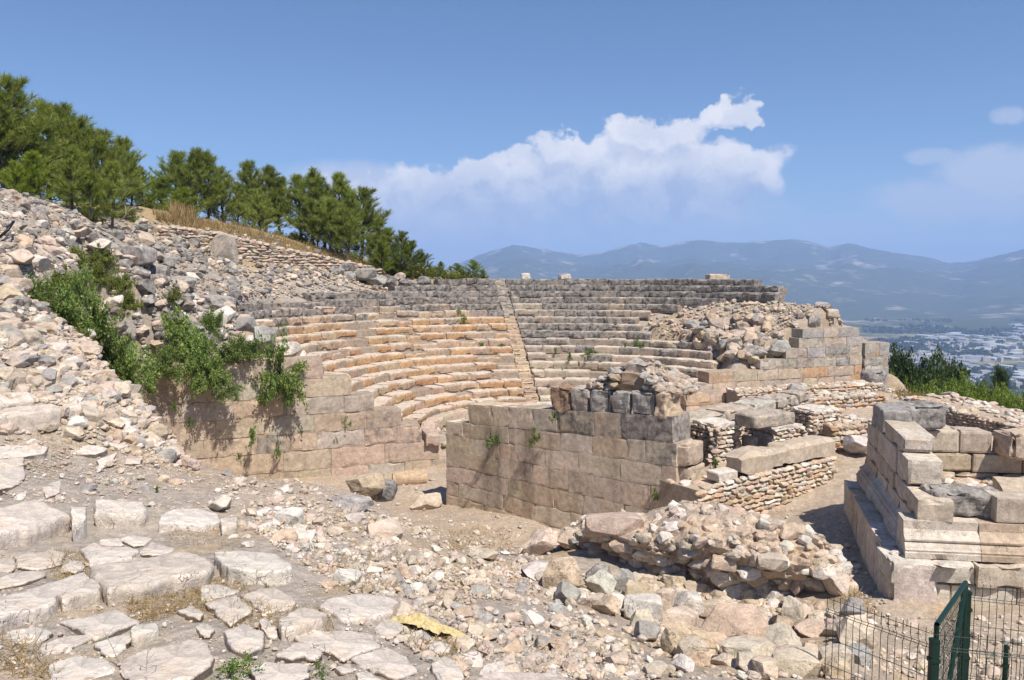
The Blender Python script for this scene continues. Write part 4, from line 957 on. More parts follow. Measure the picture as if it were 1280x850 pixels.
    for z0, z1, x0, x1 in ((-4.75, -4.58, 0, 4.6), (-4.58, -4.12, 0, 4.6), (-4.12, -3.58, .1, 1.85)):
        course(bw, b0 + fr * x0, b0 + fr * x1, z0, z1, z0, z1, .7, (1.0, 1.45), (mixc(CREAM, WHITE, .5), mixc(CREAM, GREY, .25), CREAM), .05, gap=.012, seg=.08, rnd=.05, amp=.012, chip=.05)
    bw.build('back_wall', MAT['stone'], root)
    def loose(c, size, yaw, tint, lic, label, rnd=.05, chip=.1, amp=.02, roll=0., pitch=0., seg=.045):
        m = MB(); block(m, (0, 0, 0), size, 0, tint, lic, seg=seg, rnd=rnd, chip=chip, amp=amp); o = m.build('stone_block', MAT['stone']); o.location = tuple(c); o.rotation_euler = (roll, pitch, yaw); tag(o, label, 'stone block'); return o
    yw = math.atan2(w[1], w[0]) - PI / 2; yf = math.atan2(fr[1], fr[0])
    c = K + w * 4.15 + fr * .31; loose((*c, -3.17), (.64, 1.35, .53), yw, GREY, .45, 'grey square-cut block highest at the far end of the podium side wall', chip=.04)
    c = K + w * 5.0 + fr * 1.05; loose((*c, -3.24), (1.15, .8, .60), .1, GREY, .6, 'rounded grey boulder behind the highest block of the podium', rnd=.2, chip=.12, amp=.04)
    c = K + w * .62 + fr * .95; loose((*c, -4.12), (1.35, .75, .50), -.12, mixc(GREY, WHITE, .3), .55, 'rough grey-white boulder at the front corner of the podium wall', rnd=.2, chip=.2, amp=.06)
    c = K + w * .30 + fr * 2.55; loose((*c, -4.10), (2.5, .55, .46), yf, mixc(CREAM, GREY, .35), .1, 'long smooth grey block laid along the front of the podium above the moulding', rnd=.02, chip=.03, amp=.008)
    # carved half-round block with close parallel grooves, split in two
    for k, (cx, sx) in enumerate(((2.25, .85), (3.1, .8))):
        m = MB(); n = 22; prof2 = []
        for q in range(n + 1):
            a_ = PI * q / n; prof2.append((math.cos(a_) * .0 - .30 + .62 * math.sin(a_) ** .8 * 1.0, -.27 + .54 * q / n))
        nx = 34; V = []
        for i in range(nx + 1):
            x = -sx / 2 + sx * i / nx
            for (yy, zz) in prof2: V.append((x, -(yy * .9 + .014 * math.sin(zz * 95)), zz))
            V.append((x, .42, .27)); V.append((x, .42, -.27))
        mm = n + 3; V = np.array(V); V[:, 1] += fbm(V * 3 + k * 9, 3) * .03; V[:, 2] += fbm(V * 2 + 30 + k * 9, 3) * .05
        Q = [(i * mm + j, (i + 1) * mm + j, (i + 1) * mm + (j + 1) % mm, i * mm + (j + 1) % mm) for i in range(nx) for j in range(mm)]
        m.add(V, Q, (*CREAM, .06))
        for e_, rev in ((0, 1), (nx, -1)):
            V2 = np.concatenate([[V[e_ * mm:(e_ + 1) * mm].mean(0)], V[e_ * mm:(e_ + 1) * mm]]); m.add(V2, [(0, 1 + j, 1 + (j + 1) % mm)[::rev] for j in range(mm)], (*CREAM, 0))
        o = m.build('carved_block', MAT['stone']); c = K + fr * cx + w * 1.35; o.location = (*c, -4.16); o.rotation_euler = (.0, .06 if k else -.05, yf - .12)
        tag(o, ('left half of the split block with fine parallel grooves on the podium', 'right half of the split block with fine parallel grooves on the podium')[k], 'carved block')
    c = K + w * 4.7 + fr * 3.35; loose((*c, -3.80), (1.0, .9, .60), -.1, mixc(CREAM, PINK, .5), .05, 'pinkish block at the right edge behind the carved grooved block', rnd=.08, chip=.14, amp=.03)
    # small stones left on the plinth ledge
    for px, py, s, lab in ((1108, 686, .19, 'fist-sized white rock lying on the plinth ledge of the podium'), (1120, 689, .12, 'small flat chip beside the white rock on the podium ledge'), (1176, 702, .40, 'thin flat pale slab lying on the front ledge below the moulding')):
        P = ray(px, py); P = P * (zp / P[2]); v, f = PROTO_HI[3]; m = MB(); m.add(v * [s / 2, s / 2 * .7, s * (.25 if s < .3 else .1)], f, (1, 1, 1, 0)); o = m.build('rock', MAT['rock']); o.location = (P[0], P[1], zp + s * .12); o.color = (*WHITE, 0); tag(o, lab, 'rock')
    for o in set(COL.objects) - before:
        if o.parent is None: o.location = tuple(np.array(o.location) + [.16, 0, -.10])
# ------------------------------------------------------------------ paving and kerb stones of the terrace
SLABS = [  # outline seen on the photograph, height above the soil, raised kerb?, label
 ([(-60,640),(0,633),(44,622),(89,642),(60,652),(0,667),(-60,690)], .27, 'largest rough-faced kerb block at the left edge, its front in shade'),
 ([(88,633),(108,632),(107,650),(90,656)], .26, 'narrow upright kerb block wedged beside the largest kerb block'),
 ([(118,626),(135,624),(180,628),(185,637),(181,641),(150,643),(117,641)], .21, 'squarish kerb block with a chipped top edge in the middle of the back kerb row'),
 ([(199,645),(215,636),(250,635),(270,641),(276,650),(255,656),(215,653),(198,653)], .13, 'white-topped low kerb stone at the right of the back kerb row'),
 ([(275,647),(296,646),(297,657),(277,660)], .12, 'small square stone touching the right end of the white-topped kerb stone'),
 ([(110,708),(150,698),(235,688),(255,694),(267,706),(262,713),(180,730),(132,739)], .16, 'longest pale kerb block in the front kerb row, with a worn top'),
 ([(73,745),(95,728),(115,722),(128,732),(124,739),(77,752)], .13, 'short cracked kerb block left of the longest front kerb block'),
 ([(-40,762),(0,745),(105,715),(112,721),(74,743),(70,752),(28,764),(-10,778)], .13, 'long broken kerb block at the left end of the front kerb row'),
 ([(266,689),(300,688),(340,690),(361,701),(365,709),(345,714),(300,712),(283,709)], .13, 'white kerb block at the right end of the front kerb row'),
 ([(348,774),(375,757),(395,759),(411,765),(404,773),(365,785),(350,788)], .12, 'raised wedge-shaped paving block between flat slabs'),
 ([(397,757),(410,746),(450,741),(480,744),(503,755),(490,765),(455,774),(430,775),(412,766)], .11, 'broad raised block at the right edge of the paving'),
 ([(160,789),(168,780),(195,778),(199,785),(180,793),(163,796)], .08, 'small loose slab lying on bare grey soil in the paving'),
 ([(21,695),(35,690),(48,692),(65,684),(79,692),(77,705),(40,711),(22,708)], .03, None),
 ([(104,685),(118,677),(125,683),(165,683),(172,687),(165,697),(113,706)], .06, None),
 ([(125,674),(150,673),(155,681),(126,680)], .03, None),
 ([(149,674),(165,668),(190,673),(178,681),(163,681)], .03, None),
 ([(175,688),(190,677),(216,686),(205,692),(177,693)], .03, None),
 ([(75,712),(88,700),(103,701),(107,708),(95,715)], .03, None),
 ([(-20,726),(0,722),(20,714),(48,712),(57,718),(30,728),(0,734),(-20,736)], .04, None),
 ([(-20,700),(0,699),(15,696),(20,705),(18,712),(-20,720)], .03, None),
 ([(75,776),(148,761),(171,775),(150,787),(120,797),(105,790)], .04, None),
 ([(50,805),(90,794),(116,797),(80,812),(52,815)], .03, None),
 ([(118,805),(160,793),(168,799),(145,817),(127,815)], .03, None),
 ([(150,825),(185,812),(230,803),(236,797),(255,800),(260,812),(267,830),(240,845),(200,853),(165,850)], .035, None),
 ([(222,764),(240,755),(257,766),(250,774),(235,771)], .03, None),
 ([(245,783),(252,778),(270,786),(262,794),(249,793)], .03, None),
 ([(249,738),(255,731),(280,731),(299,738),(270,748),(252,751)], .035, None),
 ([(254,752),(295,746),(317,762),(288,781)], .035, None),
 ([(303,744),(330,735),(352,738),(371,752),(364,761),(330,767)], .035, None),
 ([(281,788),(305,777),(330,792),(331,804),(310,816),(286,806)], .045, None),
 ([(322,775),(331,769),(344,784),(347,796),(335,796)], .04, None),
 ([(367,797),(375,788),(420,787),(460,790),(475,806),(430,823),(410,815)], .035, None),
 ([(341,820),(370,804),(388,807),(384,818),(365,826)], .03, None),
 ([(437,822),(485,808),(510,820),(520,838),(495,850),(465,838)], .035, None),
 ([(312,836),(330,825),(385,830),(390,845),(360,856),(320,851)], .03, None),
 ([(446,839),(462,838),(482,852),(450,860)], .03, None),
 ([(415,832),(436,828),(445,836),(425,841)], .03, None),
 ([(379,822),(391,811),(403,815),(400,825)], .03, None),
 ([(467,785),(475,775),(497,774),(505,785),(490,797),(472,796)], .04, None),
 ([(533,805),(548,800),(565,805),(560,814),(541,814)], .05, None),
 ([(538,830),(555,818),(575,825),(580,845),(550,853)], .05, None),
 ([(-20,563),(30,555),(58,558),(55,566),(25,570),(-20,574)], .04, None),
 ([(-20,577),(28,571),(31,580),(-20,586)], .04, None),
 ([(-20,588),(28,581),(31,597),(15,607),(-30,616)], .04, None),
 ([(-40,521),(0,513),(25,507),(70,505),(78,512),(40,518),(-30,527)], .26, 'long rough step block low on the left rubble slope'),
 ([(-40,494),(0,491),(40,490),(43,499),(0,505),(-40,508)], .14, 'upper step block on the left rubble slope, above the long one'),
 ([(80,506),(120,499),(122,507),(84,514)], .10, None),
 ([(84,560),(112,556),(135,560),(120,567),(90,567)], .04, None),
 ([(134,556),(150,553),(162,557),(148,561)], .04, None),
 ([(120,575),(146,566),(140,577),(125,583)], .04, None),
 ([(157,573),(178,572),(176,579),(155,578)], .04, None),
 ([(52,607),(75,600),(76,615),(58,621)], .03, None),
 ([(590,860),(600,842),(640,838),(700,842),(715,860),(640,875)], .06, None),
 ([(10,790),(45,783),(70,790),(50,800),(15,803)], .02, None),
 ([(60,830),(95,818),(125,822),(145,835),(110,850),(70,850)], .03, None),
 ([(270,855),(300,838),(316,852),(300,870)], .03, None),
]
def build_slabs():
    for k, (poly, h, lab) in enumerate(SLABS):
        P = np.array(poly, float); P = P.mean(0) + (P - P.mean(0)) * (1.05 if h < .1 else 1.0); h = h * (.72 if h > .1 else .8)
        d = FW[None] + RT[None] * ((P[:, 0] - 640) / F)[:, None] + UPV[None] * ((425 - P[:, 1]) / F)[:, None]; d = d / d[:, 1:2]
        c, D = hit([P[:, 0].mean()], [P[:, 1].mean() + h * 30]); D = D[0]; z0 = g(*(c[0][:2])) + h
        # fit the plane of the ground there, so every corner lies on it
        gx = (g(c[0][0] + .4, c[0][1]) - g(c[0][0] - .4, c[0][1])) / .8; gy = (g(c[0][0], c[0][1] + .4) - g(c[0][0], c[0][1] - .4)) / .8
        gx, gy = np.clip([gx, gy], -.18, .18)
        t = (z0 - gx * c[0][0] - gy * c[0][1]) / (d[:, 2] - gx * d[:, 0] - gy * d[:, 1])
        Q = d * t[:, None]; cen = Q.mean(0)
        # densify and roughen the outline
        pts = []
        n = len(Q)
        for i in range(n):
            a, b = Q[i], Q[(i + 1) % n]; m = max(2, int(np.linalg.norm(b - a) / .025))
            for s in range(m): pts.append(a + (b - a) * s / m)
        O = np.array(pts)
        for _ in range(1): O = (np.roll(O, 1, 0) + O * 2 + np.roll(O, -1, 0)) / 4
        nn = len(O); rad = O - cen; L = np.linalg.norm(rad[:, :2], axis=1, keepdims=True); dr = rad / np.maximum(L, 1e-6); dr[:, 2] = 0
        O = O + dr * (fbm(O * 6, 4, .6) * .035 + fbm(O * 28, 2) * .009)[:, None]
        big = h > .1
        rings = []; ext = h + .12
        e1 = .012 if not big else .022
        for zz, ins in ((-ext, -.02 if not big else .03), (-h * .55, .004), (-e1 * 1.6, 0), (-e1 * .4, e1 * .7), (0, e1 * 2.0)):
            r = O - dr * np.where(ins > 0, np.minimum(ins, .07 * L), ins); r = r.copy(); r[:, 2] += zz; rings.append(r)
        for s in (.88, .76, .64, .52, .40, .28, .16, .06):
            r = cen + (O - cen) * s; rings.append(r)
        V = np.concatenate(rings + [cen[None]])
        top = np.arange(len(V)) >= nn * 2
        side = np.arange(len(V)) < nn * 3
        V[top, 2] += fbm(V[top] * 3.2, 4, .6) * (.018 if not big else .03) + fbm(V[top] * 15, 3) * .004
        drr = np.concatenate([dr] * len(rings) + [np.zeros((1, 3))])
        V[side] += drr[side] * (fbm(V[side] * 6, 4, .6) * (.010 if not big else .03))[:, None]
        base = np.tile(cen, 1)
        nr = len(rings); idx = np.arange(nn); j2 = (idx + 1) % nn; Fq = []
        for r in range(nr - 1): Fq.append(np.stack([r * nn + idx, r * nn + j2, (r + 1) * nn + j2, (r + 1) * nn + idx], -1))
        Fq = np.concatenate(Fq); tri = np.stack([(nr - 1) * nn + idx, (nr - 1) * nn + j2, np.full(nn, nr * nn)], -1)
        area = .5 * np.sum(O[:, 0] * np.roll(O[:, 1], -1) - np.roll(O[:, 0], -1) * O[:, 1])
        if area < 0: Fq = Fq[:, ::-1]; tri = tri[:, ::-1]
        mb = MB(); org = cen.copy(); V = V - org
        tint = jit(mixc(PINK, mixc(WHITE, (.60, .545, .47), .5), rng.uniform(.5, .95)), .05, .01)
        mb.add(V, Fq, (*tint, 0)); mb.add(V, tri, (*tint, 0))
        o = mb.build('kerb_block' if big and k < 12 else ('step_block' if big else 'paving_slab'), MAT['stone'], smooth=True); o.location = tuple(org)
        x, y = P.mean(0)
        if lab: tag(o, lab, 'kerb stone' if k < 9 else 'stone block' if big else 'paving slab')
        else:
            where = 'on the left slope beside the step blocks' if y < 625 else ('in the strip between the two kerb rows' if y < 735 and x < 230 else ('below the left kerb blocks, along the near path edge' if x < 215 else ('right of the front kerb row, in the middle of the paving' if x < 350 else 'at the right end of the paving near the yellow sheet')))
            sz = 'large' if (P[:, 0].max() - P[:, 0].min()) > 75 else ('medium' if (P[:, 0].max() - P[:, 0].min()) > 42 else 'small')
            tag(o, f'{sz} flat pale paving slab {where}', 'paving slab', f'{sz} paving slabs {where}')

# ------------------------------------------------------------------ rocks
T_MAP = {'w': WHITE, 'c': mixc(CREAM, WHITE, .25), 'p': mixc(PINK, WHITE, .2), 'o': mixc(OCHRE, CREAM, .75), 'g': GREY, 'd': DARK, 'b': BROWN}
HERO = [  # x, y, w, h in the photograph, tint, distance or 0 = on the ground, label
 (749,737,42,27,'w',0,None),(719,751,33,15,'w',0,None),(745,757,24,15,'c',0,None),(768,761,29,22,'w',0,None),(804,768,48,31,'w',0,'large white boulder fourth in the lower row below the rubble mound'),
 (850,780,53,28,'c',0,'cream boulder left of the biggest boulder in the lower row'),(917,787,90,54,'o',0,'biggest boulder, faceted and tan, in the lower row below the mound'),(979,806,47,38,'c',0,'blocky cream boulder just right of the biggest boulder'),
 (871,804,60,26,'o',0,'flat tan boulder under the biggest boulder'),(933,823,70,31,'c',0,'long pale boulder beneath the blocky cream one'),(993,835,57,31,'c',0,None),(871,825,31,21,'o',0,None),(838,754,47,20,'c',0,None),(989,778,32,30,'c',0,None),
 (1017,737,33,22,'c',0,'squarish cream stone low at the right end of the mound face'),(1046,739,31,22,'c',0,None),(1065,772,28,24,'g',0,'grey boulder at the far right end of the mound'),(1068,797,50,35,'c',0,'large rough boulder beside the left end of the wire fence'),(1074,826,30,24,'g',0,None),(1044,832,40,30,'c',0,None),
 (852,835,33,21,'w',0,None),(702,726,52,31,'o',0,'layered ochre boulder left of the lower row of the mound'),(674,680,52,42,'p',0,'big pinkish upright boulder at the edge above the sandy hollow'),(671,715,37,29,'w',0,'white boulder below the big pinkish upright one'),
 (603,694,43,21,'c',0,'low rounded boulder at the near rim of the sandy hollow'),(600,732,22,22,'p',0,None),(580,807,27,23,'c',0,None),(586,827,37,17,'w',0,None),(615,838,40,26,'w',0,None),(546,811,30,16,'w',0,None),(606,812,22,28,'p',0,None),
 (722,752,30,14,'c',0,None),(434,723,31,25,'w',0,'white rounded rock right of the front kerb row'),(413,733,22,17,'o',0,'small tan rock touching the white rounded rock'),(383,672,27,20,'w',0,None),(354,671,36,22,'o',0,'flat orange-tan rock on the slope above the front kerb'),
 (480,664,43,26,'p',0,'flat-topped pinkish rock at the brink of the passage'),(446,648,24,17,'w',0,None),(437,632,58,17,'g',0,'low grey slab-like rock on the brow before the left retaining wall'),(362,648,30,27,'w',0,None),(373,660,21,14,'w',0,None),(411,699,14,13,'w',0,None),(405,683,19,15,'p',0,None),
 (345,625,20,15,'p',0,None),(307,673,14,9,'w',0,None),(310,682,16,10,'w',0,None),(291,672,16,9,'w',0,None),(283,592,17,12,'g',0,None),(275,630,37,27,'w',0,'white-faced boulder resting behind the white-topped kerb stone'),
 (458,607,46,32,'o',16,'yellowish eroded rock at the brow before the passage'),(477,613,42,33,'d',16.5,'dark pitted block on the brow beside the yellowish rock'),(535,626,40,22,'p',0,'pinkish slab tipped on the floor of the passage'),
 (21,322,46,23,'p',0,'large rounded tan boulder high on the left rubble slope'),(15,340,34,17,'p',0,None),(18,358,38,22,'p',0,None),(23,380,22,20,'g',0,'grey squared block beside the leafy bush on the left slope'),(36,424,30,25,'c',0,'clean cream cube-like block on the left rubble slope'),
 (168,321,46,24,'g',0,'large dark grey boulder in the middle of the upper left rubble'),(204,345,23,25,'g',0,'upright grey boulder left of the collapsed seat rows'),(229,355,41,19,'g',0,'long dark grey block at the head of the left rubble chute'),(272,380,41,20,'g',0,'grey overhanging block at the left end of the orange seat rows'),
 (116,339,25,19,'g',0,None),(145,349,28,17,'w',0,None),(144,377,30,17,'w',0,None),(122,307,46,14,'w',0,None),(210,327,20,14,'g',0,None),(166,412,30,25,'g',0,None),(305,402,20,18,'c',0,None),
 (308,405,24,19,'g',0,None),(331,425,28,36,'g',0,'tall grey boulder standing on the left retaining wall'),(358,438,33,22,'w',0,'white-topped block on the left retaining wall, right of the tall grey boulder'),(337,450,22,18,'c',0,None),(379,447,12,18,'w',0,None),(416,473,36,17,'c',0,'low pale slab at the lower end of the left retaining wall'),
 (941,440,32,18,'g',0,'dark flat boulder in the middle of the right rubble slope'),(971,436,26,22,'g',0,'grey boulder nearest the pale wall on the right rubble slope'),(933,431,20,12,'g',0,None),(918,440,26,12,'p',0,None),(930,380,16,12,'w',47,None),
 (1029,384,21,12,'g',42,'small grey boulder on the crest of the right rubble slope'),(1017,399,18,16,'g',0,None),(1040,392,14,11,'c',0,None),(1056,414,18,14,'o',39,None),(797,560,1,1,'c',0,None),
 (1075,556,34,26,'w',24.0,'white boulder against the foot of the podium side wall'),(992,487,16,16,'g',33.5,'pointed grey stone on the low crumbling wall'),(1240,505,9,7,'g',0,None),(180,789,1,1,'c',0,None),
(710,749,31,24,'g',0,None), (758,761,40,23,'o',0,None), (802,781,32,26,'c',0,None), (854,799,28,20,'o',0,None), (893,805,38,20,'o',0,None), (917,816,39,21,'o',0,None), (953,821,37,27,'c',0,None), (986,821,41,19,'p',0,None), (1010,824,28,28,'c',0,None), (1044,840,32,26,'o',0,None), (747,729,35,27,'g',0,None), (780,734,29,24,'g',0,None), (800,750,41,27,'o',0,None), (827,760,35,28,'p',0,None), (858,764,39,28,'w',0,None), (888,770,40,18,'c',0,None), (921,781,25,24,'w',0,None), (945,783,34,27,'p',0,None), (978,789,30,19,'o',0,None), (1013,792,41,21,'p',0,None), (1049,791,40,21,'c',0,None), (809,795,32,23,'g',0,None), (839,808,26,28,'o',0,None), (864,819,37,27,'c',0,None), (904,830,34,18,'c',0,None), (935,837,31,24,'c',0,None), (956,845,32,25,'p',0,None),
 (640,772,22,16,'p',0,None),(560,745,26,18,'c',0,None),(520,735,22,18,'w',0,None),(545,722,20,16,'w',0,None),(488,727,24,16,'w',0,None),(650,742,18,15,'g',0,None),(740,815,26,18,'c',0,None),(772,832,28,18,'p',0,None),(760,842,22,14,'w',0,None),(820,842,30,18,'c',0,None),(700,812,22,18,'c',0,None),
 (60,480,26,16,'c',0,None),(110,440,30,18,'c',0,None),(75,436,26,15,'w',0,None),(20,450,34,20,'c',0,None),(8,470,24,20,'c',0,None),(120,470,28,14,'w',0,None),(165,500,24,14,'c',0,None),(190,528,26,14,'c',0,None),(135,484,24,14,'p',0,None),(90,470,22,14,'c',0,None),(10,410,40,20,'p',0,None),(50,402,24,18,'w',0,None),
 (60,540,20,12,'c',0,None),(75,524,16,13,'c',0,None),(195,557,22,10,'w',0,None),(108,610,24,14,'g',0,None),(220,605,16,10,'o',0,None),(180,612,14,9,'g',0,None),(300,600,18,9,'w',0,None),(330,640,20,12,'w',0,None),
 (363,339,18,15,'d',49,None),(376,336,16,14,'d',49,None),(387,342,15,16,'d',49,None),(421,341,20,16,'d',49,None),(434,335,18,12,'d',50,None),(458,343,24,14,'g',49,None),(471,351,26,14,'g',49,None),(487,354,18,16,'d',49,None),(440,346,20,12,'g',49,None),(345,340,16,13,'g',48,None),(330,345,16,11,'p',47,None),(508,356,22,14,'d',49,None),(500,346,14,11,'p',49.5,None),(530,351,18,12,'d',49.5,None),
]
REGION = [
 # polygon in the photograph, attempts, smallest and largest size in metres, tints, phrase, lichen, bury
 ([(0,385),(80,385),(135,425),(180,475),(240,590),(180,575),(60,540),(0,545)], 5200, .045, .40, 'ccpwcogcp', 'on the left rubble slope above the paving', .10, .42),
 ([(0,233),(50,246),(80,258),(105,268),(110,300),(95,330),(60,350),(70,390),(0,400)], 2300, .06, .55, 'pgcwogp', 'high on the left rubble slope under the pines', .3, .42),
 ([(90,270),(200,275),(290,300),(290,385),(330,440),(200,440),(140,380),(95,330)], 3000, .09, .85, 'gcgpdpgw', 'in the upper rubble left of the seat rows', .4, .4),
 ([(200,285),(300,290),(480,335),(560,350),(540,362),(420,352),(300,345),(210,320)], 1100, .14, .6, 'gpdcgc', 'along the top of the seating below the pines', .4, .3),
 ([(0,545),(180,575),(235,590),(420,605),(470,625),(400,700),(250,640),(0,625)], 3800, .015, .15, 'wcpp', 'scattered on the grey terrace soil', 0, .3),
 ([(300,640),(480,630),(520,700),(480,760),(360,700)], 1600, .02, .16, 'wcpow', 'on the slope right of the front kerb row', 0, .28),
 ([(430,690),(560,690),(660,700),(720,760),(820,850),(560,850),(500,800),(440,740)], 4200, .02, .17, 'wcpcogp', 'in the rubble slope in the middle foreground', 0, .25),
 ([(480,650),(690,690),(650,720),(520,720),(450,690)], 1200, .03, .18, 'wcpc', 'along the rim of the sandy hollow', 0, .25),
 ([(690,705),(800,730),(1060,770),(1085,800),(960,790),(800,755),(700,730)], 420, .06, .26, 'ccwpo', 'on the ledge at the foot of the rubble mound', .03, .25),
 ([(680,700),(1090,770),(1095,850),(820,850),(700,760)], 800, .03, .13, 'ccwpo', 'among the boulders below the rubble mound', .03, .25),
 ([(0,680),(520,740),(560,850),(0,850)], 1500, .010, .05, 'wcpo', 'between the paving slabs', 0, .3),
 ([(500,600),(560,600),(720,670),(690,690),(560,690),(480,660)], 1300, .02, .26, 'wcpo', 'on the sandy floor at the foot of the stage wall', 0, .3),
 ([(810,372),(960,358),(1045,390),(1082,412),(1000,415),(960,452),(890,455),(860,430),(800,410)], 3600, .09, .42, 'pocgcpo', 'on the fallen rubble slope right of the seating', .1, .28),
 ([(860,400),(960,400),(960,452),(890,455)], 90, .5, .9, 'gpop', 'among the big stones above the pale wall', .2, .3),
 ([(270,330),(470,343),(490,366),(380,372),(285,376)], 900, .12, .55, 'gcpcdp', 'on the ruined uppermost rows at the left', .3, .3),
 ([(960,640),(1060,630),(1110,760),(1090,820),(1060,720)], 260, .03, .2, 'wcp', 'on the ground left of the podium', 0, .3),
 ([(1095,770),(1280,770),(1280,850),(1100,850)], 420, .03, .22, 'wcp', 'on the ground behind the wire fence', 0, .3),
 ([(1100,485),(1280,510),(1280,560),(1240,540),(1120,500)], 600, .1, .4, 'cpw', 'on the bank beyond the podium', .1, .3),
 ([(480,520),(560,510),(560,570),(520,590),(480,560)], 160, .1, .5, 'wcp', 'on the floor at the lowest seat rows', 0, .2),
]
def inpoly(px, py, poly): return sdist(px, py, poly) > 0
def build_rocks():
    cand = []                                   # x, y, z, sx, sy, sz, yaw, tint, lichen, pixel size, phrase, label, hero
    nh = 0
    for (px, py, w, h, tn, D, lab) in HERO:
        if w < 3: continue
        if D == 0:
            P, d = hit([px], [min(849, py + h * .32)]); P = P[0]; D = d[0]
            if not np.isfinite(D): continue
        if px > 690 and py > 700: w, h = w * 1.0, h * 1.15
        c = at(px, py, D + .1); sx = w * D / F; sz = h * D / F
        # seen from above the height reads shorter and part of the depth shows
        dep = (sx + sz) / 2 * rng.uniform(.9, 1.2); dip = max(0, -c[2] / D)
        szz = max(.35 * sx, (sz - dep * dip * .55))
        lic = {'g': .38, 'd': .7, 'w': .03, 'c': 0, 'p': .05, 'o': 0, 'b': 0}[tn]
        gz = g(c[0], c[1] + dep * .2)
        z = max(c[2], gz + szz * .25) if D < 14 else c[2]
        if px > 690 and py > 700: szz *= 1.5; z = gz + szz * .40
        phrase = None
        for R_ in REGION:
            if inpoly(np.array([px * 1.]), np.array([py * 1.]), R_[0])[0]: phrase = R_[4]; break
        phrase = phrase or ('on the crest between seating and pines' if py < 380 else 'beside the rubble mound' if px > 690 else 'on the slope in the left half of the picture')
        cand.append([c[0], c[1], z, sx / 2, dep / 2, szz / 2, rng.uniform(-.35, .35), jit(T_MAP[tn], .06), lic, 1000 + w, phrase, lab, True]); nh += 1
    for (poly, n, s0, s1, tints, phrase, lich, bury) in REGION:
        P = np.array(poly, float); lo, hi = P.min(0), P.max(0)
        px = rng.uniform(lo[0], hi[0], n * 3); py = rng.uniform(lo[1], hi[1], n * 3); k = inpoly(px, py, poly); px, py = px[k][:n], py[k][:n]
        Q, D = hit(px, py); ok = np.isfinite(D); Q, D, px, py = Q[ok], D[ok], px[ok], py[ok]
        cl = fbm(Q * .9 + 3, 3)
        al = 2.15
        u = rng.uniform(size=len(Q)); sz = s0 * (1 - u * (1 - (s0 / s1) ** al)) ** (-1 / al)
        for q, d, s, c_ in zip(Q, D, sz, cl):
            if c_ < -.22 and rng.random() < .75: continue
            tn = tints[rng.integers(len(tints))]; lic = 0 if tn in 'wcpo' and rng.random() > lich else min(.6, lich + .22)
            a = rng.uniform(.8, 1.25); h = rng.uniform(.5, .85)
            cand.append([q[0], q[1], float(g(q[0], q[1])) + s / 2 * h * (1 - bury * 2 * rng.uniform(.2, 1)), s / 2 * a, s / 2 / a, s / 2 * h, rng.uniform(0, 6.28), jit(T_MAP[tn], .12), lic, s * F / d, phrase, None, False])
    cand.sort(key=lambda c: -c[9])
    nobj = 285
    meshes = {}
    for k in range(NP):
        m = MB(); m.add(*PROTO_HI[k], (1, 1, 1, 0)); meshes[k] = m.mesh('rock', MAT['rock'])
        m = MB(); m.add(*PROTO[3][k], (1, 1, 1, 0)); meshes[k + 100] = m.mesh('rock', MAT['rock'])
    names = {0: 'white', 1: 'cream', 2: 'pinkish', 3: 'tan', 4: 'grey', 5: 'dark grey'}
    def tname(t):
        L = [WHITE, CREAM, PINK, T_MAP['o'], GREY, DARK]; s = sum(t) / 3
        return names[int(np.argmin([sum((t[i] - l[i]) ** 2 for i in range(3)) for l in L]))]
    mb = MB(); mbl = MB()
    for i, c in enumerate(cand):
        x, y, z, sx, sy, sz, yaw, t, lic, pxs, phrase, lab, hero = c
        pk = int(rng.integers(NP)); til = (rng.normal() * .12, rng.normal() * .12) if hero else (rng.normal() * .3, rng.normal() * .3)
        if i < nobj:
            o = bpy.data.objects.new('rock', meshes[pk]); COL.objects.link(o)
            o.location = (x, y, z); o.scale = (sx * 1.05, sy * 1.05, sz * 1.08); o.rotation_euler = (til[0], til[1], yaw); o.color = (*t, lic)
            if lab: tag(o, lab, 'rock')
            else:
                w = pxs % 1000; size = 'big' if w > 34 else 'middling' if w > 20 else 'small'
                shape = 'blocky' if pk % 2 == 0 else 'angular'
                tag(o, f'{size} {shape} {tname(t)} rock {phrase}', 'rock', f'{size} {shape} {tname(t)} rocks {phrase}')
        else:
            sub = 3 if pxs > 15 else (2 if pxs > 5 else 1); v, f = PROTO[sub][pk]
            mb.add((v * [sx, sy, sz]) @ rotm(yaw, *til).T + [x, y, z], f, (*t, lic))
    o = mb.build('rubble', MAT['stone']); tag(o, 'countless small broken limestone pieces strewn over ground and slopes', 'rubble', kind='stuff')
    print('rocks', len(cand))

